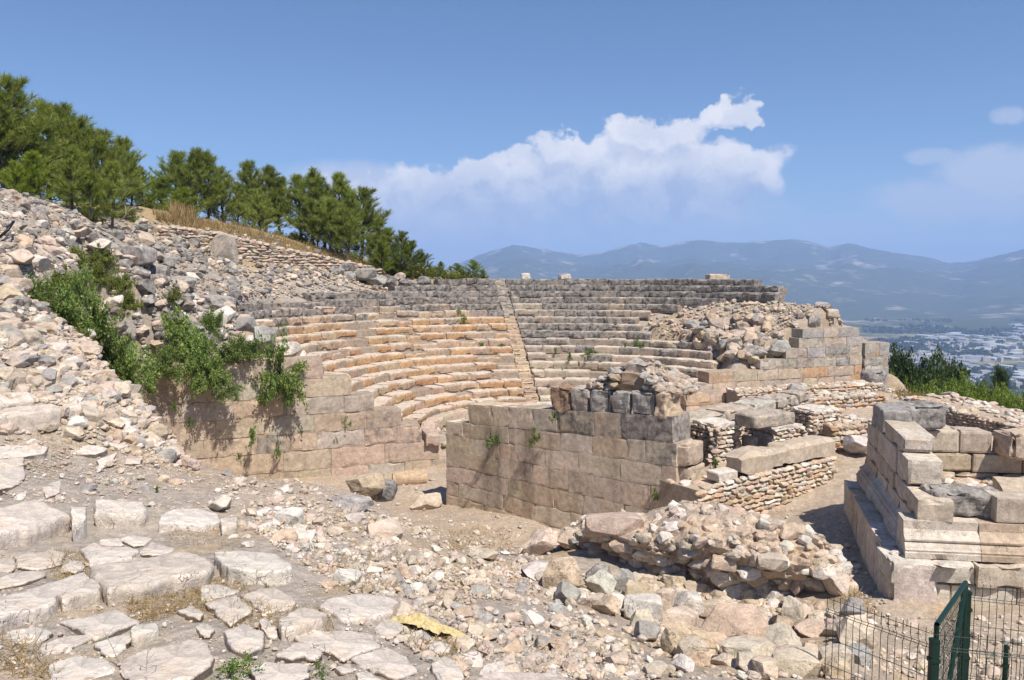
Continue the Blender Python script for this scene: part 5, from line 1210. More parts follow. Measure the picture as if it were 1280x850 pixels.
# ------------------------------------------------------------------ the mound: end of a mortared rubble wall
def build_mound():
    PX = [700, 735, 770, 810, 860, 910, 960, 1010, 1045, 1062]
    CR = [668, 652, 648, 650, 634, 638, 652, 664, 690, 720]        # crest
    LP = [686, 676, 682, 692, 698, 708, 722, 726, 722, 740]        # under edge of the mortared mass
    FT = [710, 722, 738, 756, 768, 782, 792, 792, 788, 790]        # foot of the face
    DD = [10.9, 10.3, 10.0, 9.7, 9.5, 9.3, 9.1, 9.0, 9.0, 9.0]
    mb = MB(); xs = np.linspace(700, 1062, 110)
    cr, lp, ft, dd = [np.interp(xs, PX, q) for q in (CR, LP, FT, DD)]
    rows = []
    for k, x in enumerate(xs):
        d = dd[k]
        prof = [(ft[k] + 14, d - .95), (ft[k], d - .70), ((ft[k] * 2 + lp[k]) / 3, d - .36), (lp[k] + 4, d - .12), (lp[k], d - .36), (lp[k] * .7 + cr[k] * .3, d - .44), (lp[k] * .35 + cr[k] * .65, d - .28), (cr[k] + 6, d + .05), (cr[k], d + .6)]
        pts = [at(x, y, D) for y, D in prof]
        top = pts[-1]; pts += [top + [0.05, .5, -.05], top + [.1, 1.0, -.4], top + [.2, 1.5, -1.2], top + [.2, 1.8, -2.6]]
        rows.append(pts)
    R0 = np.array(rows)                           # subdivide along the profile
    m = R0.shape[1]; tt = np.linspace(0, m - 1, 70); R1 = np.stack([np.stack([np.interp(tt, np.arange(m), R0[i, :, c]) for c in range(3)], -1) for i in range(len(xs))])
    endw = np.minimum(1, np.minimum(np.arange(len(xs)), len(xs) - 1 - np.arange(len(xs))) / 6.)[:, None]
    n1 = fbm(R1 * 1.7, 4, .6); n2 = fbm(R1 * 5.5 + 20, 4, .6)
    R1[..., 1] -= n1 * .20 + n2 * .16; R1[..., 2] += n2 * .10 + n1 * .06
    a, b = R1.shape[:2]; i = np.arange(a - 1)[:, None] * b; j = np.arange(b - 1)[None]
    Q = np.stack([i + j, i + b + j, i + b + j + 1, i + j + 1], -1).reshape(-1, 4)
    mb.add(R1.reshape(-1, 3), Q, (.43, .335, .25, .03))
    root = mb.build('rubble_wall', MAT['stone']); tag(root, 'ragged mortared rubble wall stump on the brow in the middle foreground', 'rubble wall')
    st = MB(); ss = MB()
    # stones bedded in the mortar of the upper mass, and the small packing stones of the face
    for k in range(520):
        u = rng.integers(2, a - 2); up = rng.random() < .36
        v_ = int(rng.uniform(27, 50) if up else rng.uniform(3, 22)); p = R1[u, v_]; s = rng.uniform(.03, .09) * (1 if up else 1.5)
        v, f = PROTO[3 if s > .07 else 2][rng.integers(NP)]
        ss.add(v * [s * rng.uniform(.9, 1.4), s, s * .75] @ rotm(rng.uniform(0, 6.3), rng.normal() * .3, rng.normal() * .3).T + p + [0, .01, .0], f, (*pick(CREAM, PINK, WHITE, mixc(CREAM, GREY, .4)), .08))
    o = ss.build('packing', MAT['stone'], root); tag(o, None, None, kind='stuff')
    FACE = [(776,680,27,19),(749,690,36,22),(768,657,68,28),(710,672,30,24),(795,702,23,25),(831,699,30,13),(903,701,29,17),(838,733,27,23),(866,738,27,20),(915,738,29,20),(955,733,33,25),(871,714,20,20),(903,718,44,20),(807,726,22,24),(985,664,34,17),(1030,712,30,20),(860,690,26,15),(965,700,34,18),(880,735,22,16),(935,715,26,18),(980,745,24,18),(765,705,22,16),(785,725,24,18),(900,752,24,16),(945,757,30,18),(1000,757,26,18)]
    for (px, py, w, h) in FACE:
        k = int(np.argmin(np.abs(xs - px))); pr = R1[k]; X_, Y_ = proj(pr[:60]); q = int(np.argmin(np.abs(Y_ - py) + (np.arange(60) > 52) * 50)); p = pr[q]; d = p[1]
        v, f = PROTO_HI[rng.integers(NP)]; m_ = MB(); sx, sz = w * d / F / 2, h * d / F / 2
        m_.add(v * [sx * 1.1, (sx + sz) / 2, sz * 1.1] @ rotm(rng.normal() * .3, rng.normal() * .1, rng.normal() * .15).T + p + [0, -.03, 0], f, (*pick(CREAM, WHITE, PINK, mixc(CREAM, GREY, .5)), .05))
        m_.build('facing_stone', MAT['stone'], root)

# ------------------------------------------------------------------ old coursed wall under the pines
def build_terrace_wall():
    mb = MB()
    tops = [(206, 287), (240, 289), (285, 296), (330, 307), (380, 318), (430, 328), (478, 340)]; base = [(206, 300), (240, 305), (285, 322), (330, 330), (380, 334), (430, 342), (478, 350)]
    P_ = []
    for t_, b_ in zip(tops, base):
        q, d_ = hit([b_[0]], [b_[1]]); q = q[0]; P_.append((q, (b_[1] - t_[1]) / F * d_[0] + .12))
    for (A, ha), (B, hb) in zip(P_[:-1], P_[1:]):
        core(mb, A[:2], B[:2], A[2] - .9, A[2] + ha, B[2] - .9, B[2] + hb, 1.6, inset=.08, tint=(.36, .28, .2))
        rubble_face(mb, A[:2], B[:2], A[2] - .4, A[2] + ha, B[2] + hb, (.3, .75), .4, (CREAM, PINK, PINK, mixc(CREAM, GREY, .5)), flat=.34, lichen=.06, z0b=B[2] - .4)
        a_, b_2 = A[:2], B[:2]; d2 = (b_2 - a_) / np.linalg.norm(b_2 - a_); n_ = np.array([-d2[1], d2[0]]); LL = np.linalg.norm(b_2 - a_)
        rubble_top(mb, [a_, b_2, b_2 + n_ * 1.5, a_ + n_ * 1.5], lambda x, y: A[2] + ha + (B[2] + hb - A[2] - ha) * float(np.clip((np.array([x, y]) - a_) @ d2 / LL, 0, 1)) - .05, 40, (.2, .5), (CREAM, PINK))
    o = mb.build('terrace_wall', MAT['stone']); tag(o, 'long dry-stone terrace wall of thin flat stones below the pines', 'stone wall')
    m = MB(); p = hit([283], [322])[0][0] + np.array([0, -.2, .45]); v, f = PROTO_HI[4]; m.add(v * [.7, .5, .85], f, (*mixc(GREY, CREAM, .4), .3)); o = m.build('boulder', MAT['stone']); o.location = tuple(p); tag(o, 'tall pale grey boulder set in the dry-stone terrace wall', 'boulder')
# ------------------------------------------------------------------ trees and plants
def tube(mb, pts, rad, n=7, col=(.1, .08, .06, 0)):
    pts = np.asarray(pts, float); rings = []
    for i, p in enumerate(pts):
        t = pts[min(i + 1, len(pts) - 1)] - pts[max(i - 1, 0)]; t = t / np.linalg.norm(t)
        a = np.cross(t, [0.31, .95, .05]); a /= np.linalg.norm(a); b = np.cross(t, a)
        th = np.linspace(0, 2 * PI, n, endpoint=False); rings.append(p + rad[i] * (np.cos(th)[:, None] * a + np.sin(th)[:, None] * b))
    V = np.concatenate(rings); m = len(pts)
    mb.add(V, [(k * n + i, k * n + (i + 1) % n, (k + 1) * n + (i + 1) % n, (k + 1) * n + i) for k in range(m - 1) for i in range(n)], col)
    mb.add(np.concatenate([rings[-1], [pts[-1]]]), [(i, (i + 1) % n, n) for i in range(n)], col)
def needles(mb, C, Dv, n, L, wd, spread, base, gr):
    """n thin needles per tuft: C tuft centres, Dv tuft directions"""
    m = len(C); C = np.repeat(C, n, 0); Dv = np.repeat(Dv, n, 0); N = len(C)
    d = Dv + gr.normal(size=(N, 3)) * spread; d /= np.linalg.norm(d, axis=1, keepdims=True)
    s = gr.normal(size=(N, 3)); s -= (s * d).sum(1, keepdims=True) * d; s /= np.linalg.norm(s, axis=1, keepdims=True)
    l = L * gr.uniform(.65, 1.2, (N, 1)); o = C + Dv * gr.uniform(-.5, .5, (N, 1)) * L * .8
    V = np.stack([o - s * wd / 2, o + s * wd / 2, o + d * l], 1).reshape(-1, 3)
    k = np.repeat(gr.uniform(.7, 1.3, (m, 1)), n, 0) * gr.uniform(.8, 1.2, (N, 1)); warm = np.repeat(gr.uniform(0, 1, (m, 1)), n, 0)
    col = (np.array(base[0]) * (1 - warm) + np.array(base[1]) * warm) * k; col = np.concatenate([col, np.zeros((N, 1))], 1)
    mb.add(V, np.arange(N * 3).reshape(-1, 3), np.repeat(col, 3, 0))
def pine_proto(seed, H=5., clear=.36, wide=1.0, dens=1.0, pal=((.17, .225, .055), (.36, .375, .115)), rnd=False):
    gr = np.random.default_rng(seed); tr = MB(); cr = MB()
    k = 12; z = np.linspace(-.4, H * .97, k); wob = np.cumsum(gr.normal(size=(k, 2)) * .05, 0); wob -= wob[1]
    pts = np.stack([wob[:, 0], wob[:, 1], z], -1); tube(tr, pts, np.interp(z, [-.4, 0, H], [.13, .105, .012]) * (H / 5))
    Cc = []; Dd = []
    nb = int(66 * dens)
    for b in range(nb):
        t = clear + (1 - clear) * ((b + gr.uniform()) / nb) ** .9
        o = np.array([np.interp(t * H, z, pts[:, 0]), np.interp(t * H, z, pts[:, 1]), t * H])
        u = (t - clear) / (1 - clear)
        Lb = H * .36 * wide * (.62 + .75 * u if u < .25 else (1.0 - (u - .25) * 1.06)) * gr.uniform(.55, 1.15)
        if rnd: Lb = H * .34 * wide * math.sqrt(max(.06, 1 - (1.7 * u - .8) ** 2)) * gr.uniform(.7, 1.1)
        Lb = max(Lb, .28)
        a = gr.uniform(0, 2 * PI); el = .15 + .75 * u + gr.normal() * .16
        d = np.array([math.cos(a) * math.cos(el), math.sin(a) * math.cos(el), math.sin(el)])
        ns = max(4, int(Lb / .15)); p = [o]
        for q in range(ns): d = d + [0, 0, .055] + gr.normal(size=3) * .07; d /= np.linalg.norm(d); p.append(p[-1] + d * Lb / ns)
        p = np.array(p); tube(tr, p, np.linspace(.028, .006, len(p)) * (H / 5), 4)
        for q in range(len(p)):
            s = q / (len(p) - 1)
            if s < .2: continue
            for _ in range(gr.integers(2, 5)):
                dd = d * .8 + gr.normal(size=3) * .45 + [0, 0, .75]; dd /= np.linalg.norm(dd)
                Cc.append(p[q] + dd * gr.uniform(.03, .26) * (1.25 - s * .5)); Dd.append(dd)
    for q in range(16): Cc.append(pts[-1] + [gr.normal() * .06, gr.normal() * .06, -.5 + q * .06]); Dd.append(np.array([gr.normal() * .15, gr.normal() * .15, 1.]))
    needles(cr, np.array(Cc), np.array(Dd), 12, .31 * H / 5, .021 * H / 5, .34, pal, gr)
    return tr.mesh('trunk', MAT['bark']), cr.mesh('crown', MAT['needle'])
PINES = [(-28,266,112,31),(2,262,122,32),(15,264,108,33),(38,268,150,34),(60,270,136,35),(84,274,140,36),(48,276,196,30),(92,283,190,29.5),(108,276,156,36),(128,276,168,37),(112,280,214,32),(152,276,178,40),(140,277,206,35),(166,274,200,42),(180,272,214,44),(22,270,206,29),
 (206,282,226,48),(224,283,196,49),(243,286,192,49),(262,288,196,50),(280,290,214,51),(233,287,238,46),(299,296,232,56),(318,300,208,57),(333,301,214,58),(350,304,226,58),(326,301,240,55),(378,308,224,58),(392,312,218,57),(406,318,228,57),(421,323,224,56),(438,328,240,56),(452,331,240,57),(412,322,252,54),(398,318,258,55),(434,330,264,53),
 (470,337,276,55),(486,341,288,54),(500,344,292,54),(516,346,304,54),(529,347,318,55),(478,341,304,52),(552,349,328,56),(570,349,330,57),(590,349,326,57),(604,350,338,57)]
def build_trees():
    protos = [pine_proto(11, 5., .13, 1.0, 1.1), pine_proto(23, 5., .20, .92, 1.05), pine_proto(37, 5., .09, 1.1, 1.15), pine_proto(41, 5., .17, .98, 1.1), pine_proto(83, 5., .10, .88, 1.0), pine_proto(97, 5., .22, 1.05, 1.1), pine_proto(59, 5., .06, 1.25, .95, ((.15, .22, .035), (.28, .31, .06)))]
    clusters = [(195, 'in the tall pine group at the upper left'), (292, 'in the second pine group, right of the gap of sky'), (362, 'in the thin pine group between the second and fourth groups'), (460, 'in the dense dark pine group above the terrace wall'), (540, 'in the pines stepping down behind the top seats'), (999, 'at the low right end of the pine belt')]
    groups = {}
    for k, (px, yb, yt, D) in enumerate(PINES):
        p = at(px, yb, D); z = float(g(p[0], p[1])); z = min(z, p[2] + .2); H = (yb - yt) / F * D + (p[2] - z); pi = 6 if H < 2.6 else k % 6
        ph = [w for x, w in clusters if px < x][0]
        how = 'slender' if H > 5.2 else 'bushy low' if H < 2.8 else 'middle-sized'
        if (px, yb) == (92, 283): how = 'foremost bright green'
        if (px, yb) == (60, 270): how = 'tallest dark'
        r = thing('pine_tree', (p[0], p[1], z), f'{how} pine {ph}', 'tree', 'pines along the crest behind the theatre')
        s = H / 5 * .96; r.scale = (s * rng.uniform(.9, 1.1) * (1.38 if pi != 6 else 2.1), s * (1.1), s); r.rotation_euler = (0, 0, rng.uniform(0, 6.28))
        for nm, me in zip(('trunk', 'crown'), protos[pi]):
            o = bpy.data.objects.new(nm, me); COL.objects.link(o); o.parent = r
    # trees and shrubs beyond the right retaining wall
    for px, yt, yb, D, lab, pal in ((1182, 452, 505, 60, 'round-headed dark pine rising above the green bushes at the right', 0), (1140, 457, 500, 56, 'low dark tree beside the corner pier of the right wall', 0), (1120, 446, 496, 60, 'dark tree half hidden behind the corner pier', 0), (1247, 476, 496, 70, 'small lone conical tree at the right edge of the bushes', 0), (1160, 470, 505, 54, 'bushy dark tree between the two darkest trees', 0)):
        p = at(px, yb, D); z = float(g(p[0], p[1])); top = at(px, yt, D)[2]; H = max(1.5, top - z)
        r = thing('pine_tree' if px != 1247 else 'conifer', (p[0], p[1], z), lab, 'tree'); s = H / 5
        wd = {1182: 3.0, 1140: 2.8, 1120: 2.3, 1247: 1.4, 1160: 2.2}[px] * (at(1, 1, D)[1] / 56) ; sx = wd / (3.0) * 1.15
        r.scale = (max(sx, s * .6), max(sx, s * .6), s); r.rotation_euler = (0, 0, rng.uniform(0, 6))
        tm_, cm_ = pine_proto(70 + px, 5., .10, 1.0, 1.0, ((.05, .08, .022), (.12, .145, .04)), False)
        if px != 1247: cm_ = leaves_mesh(70 + px, 12000, .10, ((.035, .062, .018), (.095, .125, .034)), shoots=80, name='crown')[0]
        for nm, me in (('trunk', tm_), ('crown', cm_)):
            o = bpy.data.objects.new(nm, me); COL.objects.link(o); o.parent = r
            if nm == 'crown' and px != 1247: o.location = (0, 0, 2.3); o.scale = (1.9, 1.9, 2.8)

def leaves_mesh(seed, n, size, pal, dome=(1, 1, 1), shoots=16, hang=0., wide=.45, name='foliage'):
    """foliage of a shrub of unit radius: leaves along many shoots"""
    gr = np.random.default_rng(seed); C = []; Dd = []; stem = MB()
    per = max(6, n // (shoots * 5))
    for s in range(shoots):
        a = gr.uniform(0, 2 * PI); el = gr.uniform(.05, 1.5); d = np.array([math.cos(a) * math.cos(el), math.sin(a) * math.cos(el), math.sin(el) - hang * gr.uniform(.3, 1.6)])
        Ls = gr.uniform(.65, 1.08); p = np.array([gr.normal() * .12, gr.normal() * .12, 0.]); main = [p.copy()]
        for q in range(8):
            d = d + gr.normal(size=3) * .13 - [0, 0, .05 + .1 * hang]; d /= np.linalg.norm(d); p = p + d * Ls / 8 * np.array(dome); main.append(p.copy())
        tube(stem, main, np.linspace(.014, .004, 9), 4, (.12, .09, .06, 0))
        for q in range(5):
            b = main[gr.integers(3, 9)]; dd = d + gr.normal(size=3) * .6; dd /= np.linalg.norm(dd); Lt = gr.uniform(.14, .36)
            t = gr.uniform(0, 1, (per, 1)); C.append(b + dd * t * Lt * np.array(dome) + gr.normal(size=(per, 3)) * .05); Dd.append(np.tile(dd, (per, 1)))
    C = np.concatenate(C); Dd = np.concatenate(Dd); N = len(C)
    d = Dd + gr.normal(size=(N, 3)) * .75 + [0, 0, .15]; d /= np.linalg.norm(d, axis=1, keepdims=True)
    s = gr.normal(size=(N, 3)); s -= (s * d).sum(1, keepdims=True) * d; s /= np.linalg.norm(s, axis=1, keepdims=True)
    l = size * gr.uniform(.6, 1.25, (N, 1)); w = l * wide / 2
    V = np.stack([C, C + d * l * .5 + s * w, C + d * l, C + d * l * .5 - s * w], 1).reshape(-1, 3)
    k = gr.uniform(.65, 1.35, (N, 1)); wm = gr.uniform(0, 1, (N, 1)) ** 1.5
    col = (np.array(pal[0]) * (1 - wm) + np.array(pal[1]) * wm) * k; col = np.concatenate([col, np.zeros((N, 1))], 1)
    mb = MB(); mb.add(V, np.arange(N * 4).reshape(-1, 4), np.repeat(col, 4, 0)); me = mb.mesh(name, MAT['leaf']); me['hang'] = hang; return me, stem.mesh('stem', MAT['bark'])
G1 = ((.105, .185, .042), (.30, .35, .10)); G2 = ((.11, .145, .03), (.24, .25, .06)); G3 = ((.07, .135, .022), (.16, .24, .04))
def plant(name, px, py, w, h, D, mesh, label, cat, group=None, sink=.0):
    if D == 0:
        P, d = hit([px], [py + h * .45]); D = d[0]
        if not np.isfinite(D): return
    hg = mesh[0].get('hang', 0); c = at(px, py + h * (.42 if not hg else -.18), D); rx = w * D / F / 2; rz = h * D / F * (1 if not hg else .62)
    r = thing(name, tuple(c), label, cat, group); r.scale = (rx, (rx + rz * .5) / 1.5, rz * .95); r.rotation_euler = (0, 0, rng.uniform(0, 6.28))
    for nm, me in zip(('foliage', 'stem'), mesh):
        o = bpy.data.objects.new(nm, me); COL.objects.link(o); o.parent = r
    return r
def build_plants():
    gA = [leaves_mesh(s, 6500, .105, G1, shoots=40) for s in (1, 2, 3)]; gY = [leaves_mesh(s, 5000, .11, G2, shoots=36) for s in (4, 5)]
    gH = [leaves_mesh(s, 6000, .10, G1, shoots=44, hang=.55) for s in (6, 7)]; gT = [leaves_mesh(s, 420, .24, G3, shoots=9, wide=.3) for s in (8, 9)]
    gS = [leaves_mesh(s, 5500, .12, ((.13, .19, .03), (.28, .32, .06)), shoots=36, wide=.3) for s in (14, 15)]
    B = [(55,372,56,44,18.5,gA,'dense leafy bush against the tan boulders on the left slope'),(84,395,62,52,19,gA,'largest dark green bush in the middle of the left slope'),(118,408,62,56,20,gA,'dark bush just right of the largest one on the left slope'),(140,440,46,60,21,gA,'bush spilling down towards the left end of the retaining wall'),(100,430,52,34,17.5,gY,'olive-yellow low shrub in front of the dark bushes'),(162,455,40,54,22.5,gA,'narrow bluish green bush next to the left end of the wall face'),
         (99,362,38,46,19.6,gA,'upright bush between the pale bush and the largest dark green bush'),(78,350,40,26,20,gY,'small pale bush on top of the left slope bushes'),(97,325,36,26,25,gY,'bright yellow-green shrub left of the large dark grey boulder'),(128,322,30,24,27,gY,'yellow-green shrub touching the large dark grey boulder'),(125,345,28,26,24,gY,'yellow-green shrub below the other two, among pale rocks'),(152,352,26,24,25,gY,'small yellow-green tuft right of the yellow shrubs'),(163,378,30,22,25,gY,'loose olive shrub on the rubble chute'),
         (219,368,24,18,28,gY,'yellow tuft below the long dark grey block'),(222,418,44,54,27.6,gA,'tall leafy bush growing over the left part of the retaining wall'),(254,443,50,40,27.2,gA,'wide leafy bush hanging over the retaining wall top'),(300,436,48,30,27.8,gA,'bright leafy bush over the top of the wall beside the tall grey boulder'),(266,402,36,28,29,gA,'leafy bush rising behind the wall-top bushes'),
         (262,478,44,56,26.9,gH,'dark hanging clump on the face of the left retaining wall'),(285,494,32,30,26.9,gH,'small hanging clump right of the dark hanging one'),(350,486,58,92,28.2,gH,'large drooping bush hanging on the wall below the white-topped block'),(205,452,36,36,26.5,gA,'bush at the left edge of the visible wall face')]
    for k, (px, py, w, h, D, ms, lab) in enumerate(B): plant('bush', px, py, w, h, D, ms[k % len(ms)], lab, 'bush')
    Tt = [(315,546,14,22,27.4,'leafy tuft low on the left retaining wall'),(346,562,10,18,28.0,'lowest tuft on the left retaining wall'),(218,509,14,10,26.5,'small tuft under the bushes on the left wall'),(237,528,9,12,26.8,'tiny tuft left of the lowest courses of the left wall'),(300,572,10,12,27.2,'tuft at the very foot of the left wall'),(376,535,10,10,28.8,'tiny tuft below the drooping bush'),(430,527,16,14,29.3,'tuft growing from the wall where it steps down'),(420,550,8,8,29.2,'tiny tuft under the one on the stepped wall'),
          (617,551,24,14,24.35,'bright tuft on the far half of the stage wall'),(667,546,13,20,23.1,'upright tuft in the middle of the stage wall'),(692,520,10,12,22.6,'small tuft at the top of the stage wall'),(818,618,12,14,20.5,'small tuft near the corner of the stage wall'),(893,585,12,22,21.0,'green tuft at the foot of the pier by the stage wall corner'),
          (735,440,28,8,41,'flat green mat on a seat row right of the stairway'),(712,446,11,11,41,'round bright tuft on a seat row near the stairway'),(795,431,22,13,42,'largest green tuft on the right seat rows'),(782,432,8,7,42,'tiny tuft beside the largest right seat-row tuft'),(578,398,16,9,44.5,'tuft on the upper middle seat row'),(580,404,12,8,44.3,'lower of two close tufts on the upper middle seat rows'),(573,388,9,6,45,'tuft nearest the top of the middle rows'),(516,442,11,10,40.5,'tuft in the middle of the orange seat rows'),(430,437,9,8,38.5,'tuft at the left of the orange rows'),(601,432,12,7,42.5,'tuft left of the stairway'),(627,434,8,8,42.5,'tuft at the edge of the stairway'),(540,500,12,9,37.5,'tuft near the lowest seat row'),(536,517,12,9,36.5,'tuft on the orchestra bench'),(694,439,7,9,42,'tuft standing just right of the stairway'),(401,458,16,14,30.8,'tuft on top of the left wall near its steps'),(396,436,7,6,36,'tiny tuft at the left end of a seat row')]
    for k, (px, py, w, h, D, lab) in enumerate(Tt): plant('grass_tuft', px, py, w, h, D, gT[k % 2], lab, 'plant tuft')
    plant('weed', 290, 838, 76, 34, 0, leaves_mesh(31, 900, .12, G3, shoots=18, wide=.5), 'green leafy weed at the near edge of the paving', 'plant')
    plant('weed', 400, 836, 28, 18, 0, leaves_mesh(32, 260, .18, G3, shoots=9, wide=.5), 'small green weed between two paving slabs', 'plant')
    plant('weed', 196, 612, 10, 8, 0, gT[0], 'tiny green weed on the grey terrace soil', 'plant')
    plant('weed', 332, 733, 10, 8, 0, gT[1], 'tiny dark weed between paving slabs by the front kerb', 'plant')
    # green slope shrubs on the right
    sp = np.random.default_rng(12); k = 0
    for px, py, w, h, D in [(1128,500,44,34,48),(1158,504,44,30,46),(1186,502,46,32,47),(1206,508,44,34,44),(1226,512,44,34,43),(1246,516,42,34,42),(1266,522,42,34,41),(1284,530,40,36,40),(1176,492,40,30,54),(1204,494,44,30,53),(1232,500,44,30,52),(1256,506,40,28,50),(1278,512,40,30,49),(1144,494,40,28,56),(1112,492,26,34,52),(1236,524,30,22,38),(1262,534,30,22,37)]:
        plant('shrub', px, py, w, h * 1.15, D, gS[k % 2], ('bright green shrub in the front line of bushes on the right hillside' if D < 48.5 else 'bright green shrub in the rear line of bushes on the right hillside'), 'shrub', 'front green shrubs on the right hillside' if D < 48.5 else 'rear green shrubs on the right hillside'); k += 1
    # undergrowth under the pines
    for px, py, w, h, D in [(60,268,40,22,33),(110,276,36,22,35),(160,272,34,24,39),(180,266,40,28,44),(320,296,50,18,56),(365,302,40,18,57),(410,316,40,18,57),(440,326,40,20,56),(485,338,36,22,55),(515,344,34,20,55),(205,266,40,26,49),(225,270,40,24,50),(190,262,30,26,47),(260,284,40,18,50),(300,288,40,18,57),(345,300,40,18,57),(470,330,30,26,55),(385,306,30,14,58),(500,338,30,18,56),(540,345,34,20,56),(560,346,34,18,56),(580,347,34,16,57),(600,348,26,14,57)]:
        plant('shrub', px, py, w, h, D, gY[k % 2], 'low yellowish shrub under the pines along the crest', 'shrub', 'low shrubs under the crest pines'); k += 1
    # dry grass: standing straw on the crest, matted straw in the paving
    gr = np.random.default_rng(4); mb = MB()
    def straw(px, py, n, L, up, spread=.35):
        Q, D = hit(px, py); ok = np.isfinite(D); Q = Q[ok]; N = len(Q)
        d = gr.normal(size=(N, 3)) * spread + [0, 0, up]; d /= np.linalg.norm(d, axis=1, keepdims=True); s = np.cross(d, gr.normal(size=(N, 3))); s /= np.linalg.norm(s, axis=1, keepdims=True)
        l = L * gr.uniform(.4, 1.3, (N, 1)); w = l * .018 + .0008 * Q[:, 1:2] * .35; Q = Q + [0, 0, .012]
        V = np.stack([Q - s * w, Q + s * w, Q + d * l], 1).reshape(-1, 3); t = gr.uniform(0, 1, (N, 1)); col = np.array([.42, .31, .15]) * (1 - t) + np.array([.30, .20, .09]) * t
        mb.add(V, np.arange(N * 3).reshape(-1, 3), np.repeat(np.concatenate([col, t * 0], 1), 3, 0))
    def poly_pts(poly, n):
        P = np.array(poly, float); lo, hi = P.min(0), P.max(0); x = gr.uniform(lo[0], hi[0], n * 3); y = gr.uniform(lo[1], hi[1], n * 3); k = inpoly(x, y, poly); return x[k][:n], y[k][:n]
    for poly, n, L, up in (([(190,268),(300,285),(480,335),(430,335),(300,300),(200,280)], 7000, .5, 1.2), ([(215,262),(245,268),(245,282),(215,278)], 900, .9, 1.6), ([(0,790),(50,800),(80,850),(0,850)], 420, .09, .25), ([(60,690),(110,690),(110,760),(60,720)], 700, .07, .1), ([(150,745),(250,715),(260,760),(170,780)], 1500, .08, .1), ([(240,720),(300,720),(345,770),(290,790),(240,760)], 900, .07, .1), ([(330,760),(420,760),(420,800),(320,800)], 600, .07, .1), ([(500,770),(580,800),(560,830),(500,800)], 700, .08, .15), ([(240,640),(300,650),(300,690),(200,680)], 500, .06, .2), ([(420,690),(500,690),(500,740),(420,740)], 700, .08, .2), ([(0,560),(60,540),(110,560),(60,600)], 500, .08, .2), ([(560,660),(640,660),(640,690),(560,690)], 500, .15, .4), ([(1120,490),(1200,500),(1200,508),(1120,500)], 900, .4, .9), ([(1050,740),(1090,740),(1100,770),(1060,770)], 400, .12, .4)):
        straw(*poly_pts(poly, n), n, L, up, .35 if up > .6 else .8)
    o = mb.build('dry_grass', MAT['straw']); tag(o, 'dry straw-coloured grass on the crest and between the paving stones', 'grass', kind='stuff')
    # tall dead stalks in the near left corner
    for px, py, h, lean, lab in ((150, 835, 46, -.42, 'bent dead stalk crossing the near paving'), (152, 838, 20, .1, 'short dead stalk at the foot of the bent one'), (182, 846, 34, .1, 'thin upright dead stalk near the bottom left paving'), (35, 830, 62, .5, 'long thin grass stalk leaning right at the left edge')):
        P, D = hit([px], [min(849, py)]); P = P[0]; H = h * D[0] / F * 1.1; m = MB(); q = [P + np.array([lean * H * t ** 1.3, .05 * H * t, H * t]) for t in np.linspace(0, 1, 7)]; tube(m, q, np.linspace(.004, .0015, 7), 5)
        for t in (.5, .7, .85): b = np.array(q[int(t * 6)]); tube(m, [b, b + [.04 * (1 if t != .7 else -1), .01, .05]], [.002, .001], 4)
        o = m.build('dead_stalk', MAT['deadwood']); tag(o, lab, 'stalk')
    # bleached branch under the first pines
    m = MB(); p = at(151, 275, 36)
    for e in ([(0, 0, 0), (.25, 0, .25), (.55, .1, .62), (.7, .1, .75)], [(.25, 0, .25), (.2, .1, .6), (.1, .1, .8)], [(0, 0, 0), (-.15, 0, .3), (-.2, .1, .62)], [(.45, .05, .5), (.75, .0, .55)], [(.1, 0, .1), (.5, 0, .18)]):
        tube(m, [p + np.array(q) for q in e], np.linspace(.03, .012, len(e)), 5)
    tag(m.build('dead_branch', MAT['deadwood']), 'bleached bare branch lying under the tall pine group', 'branch')

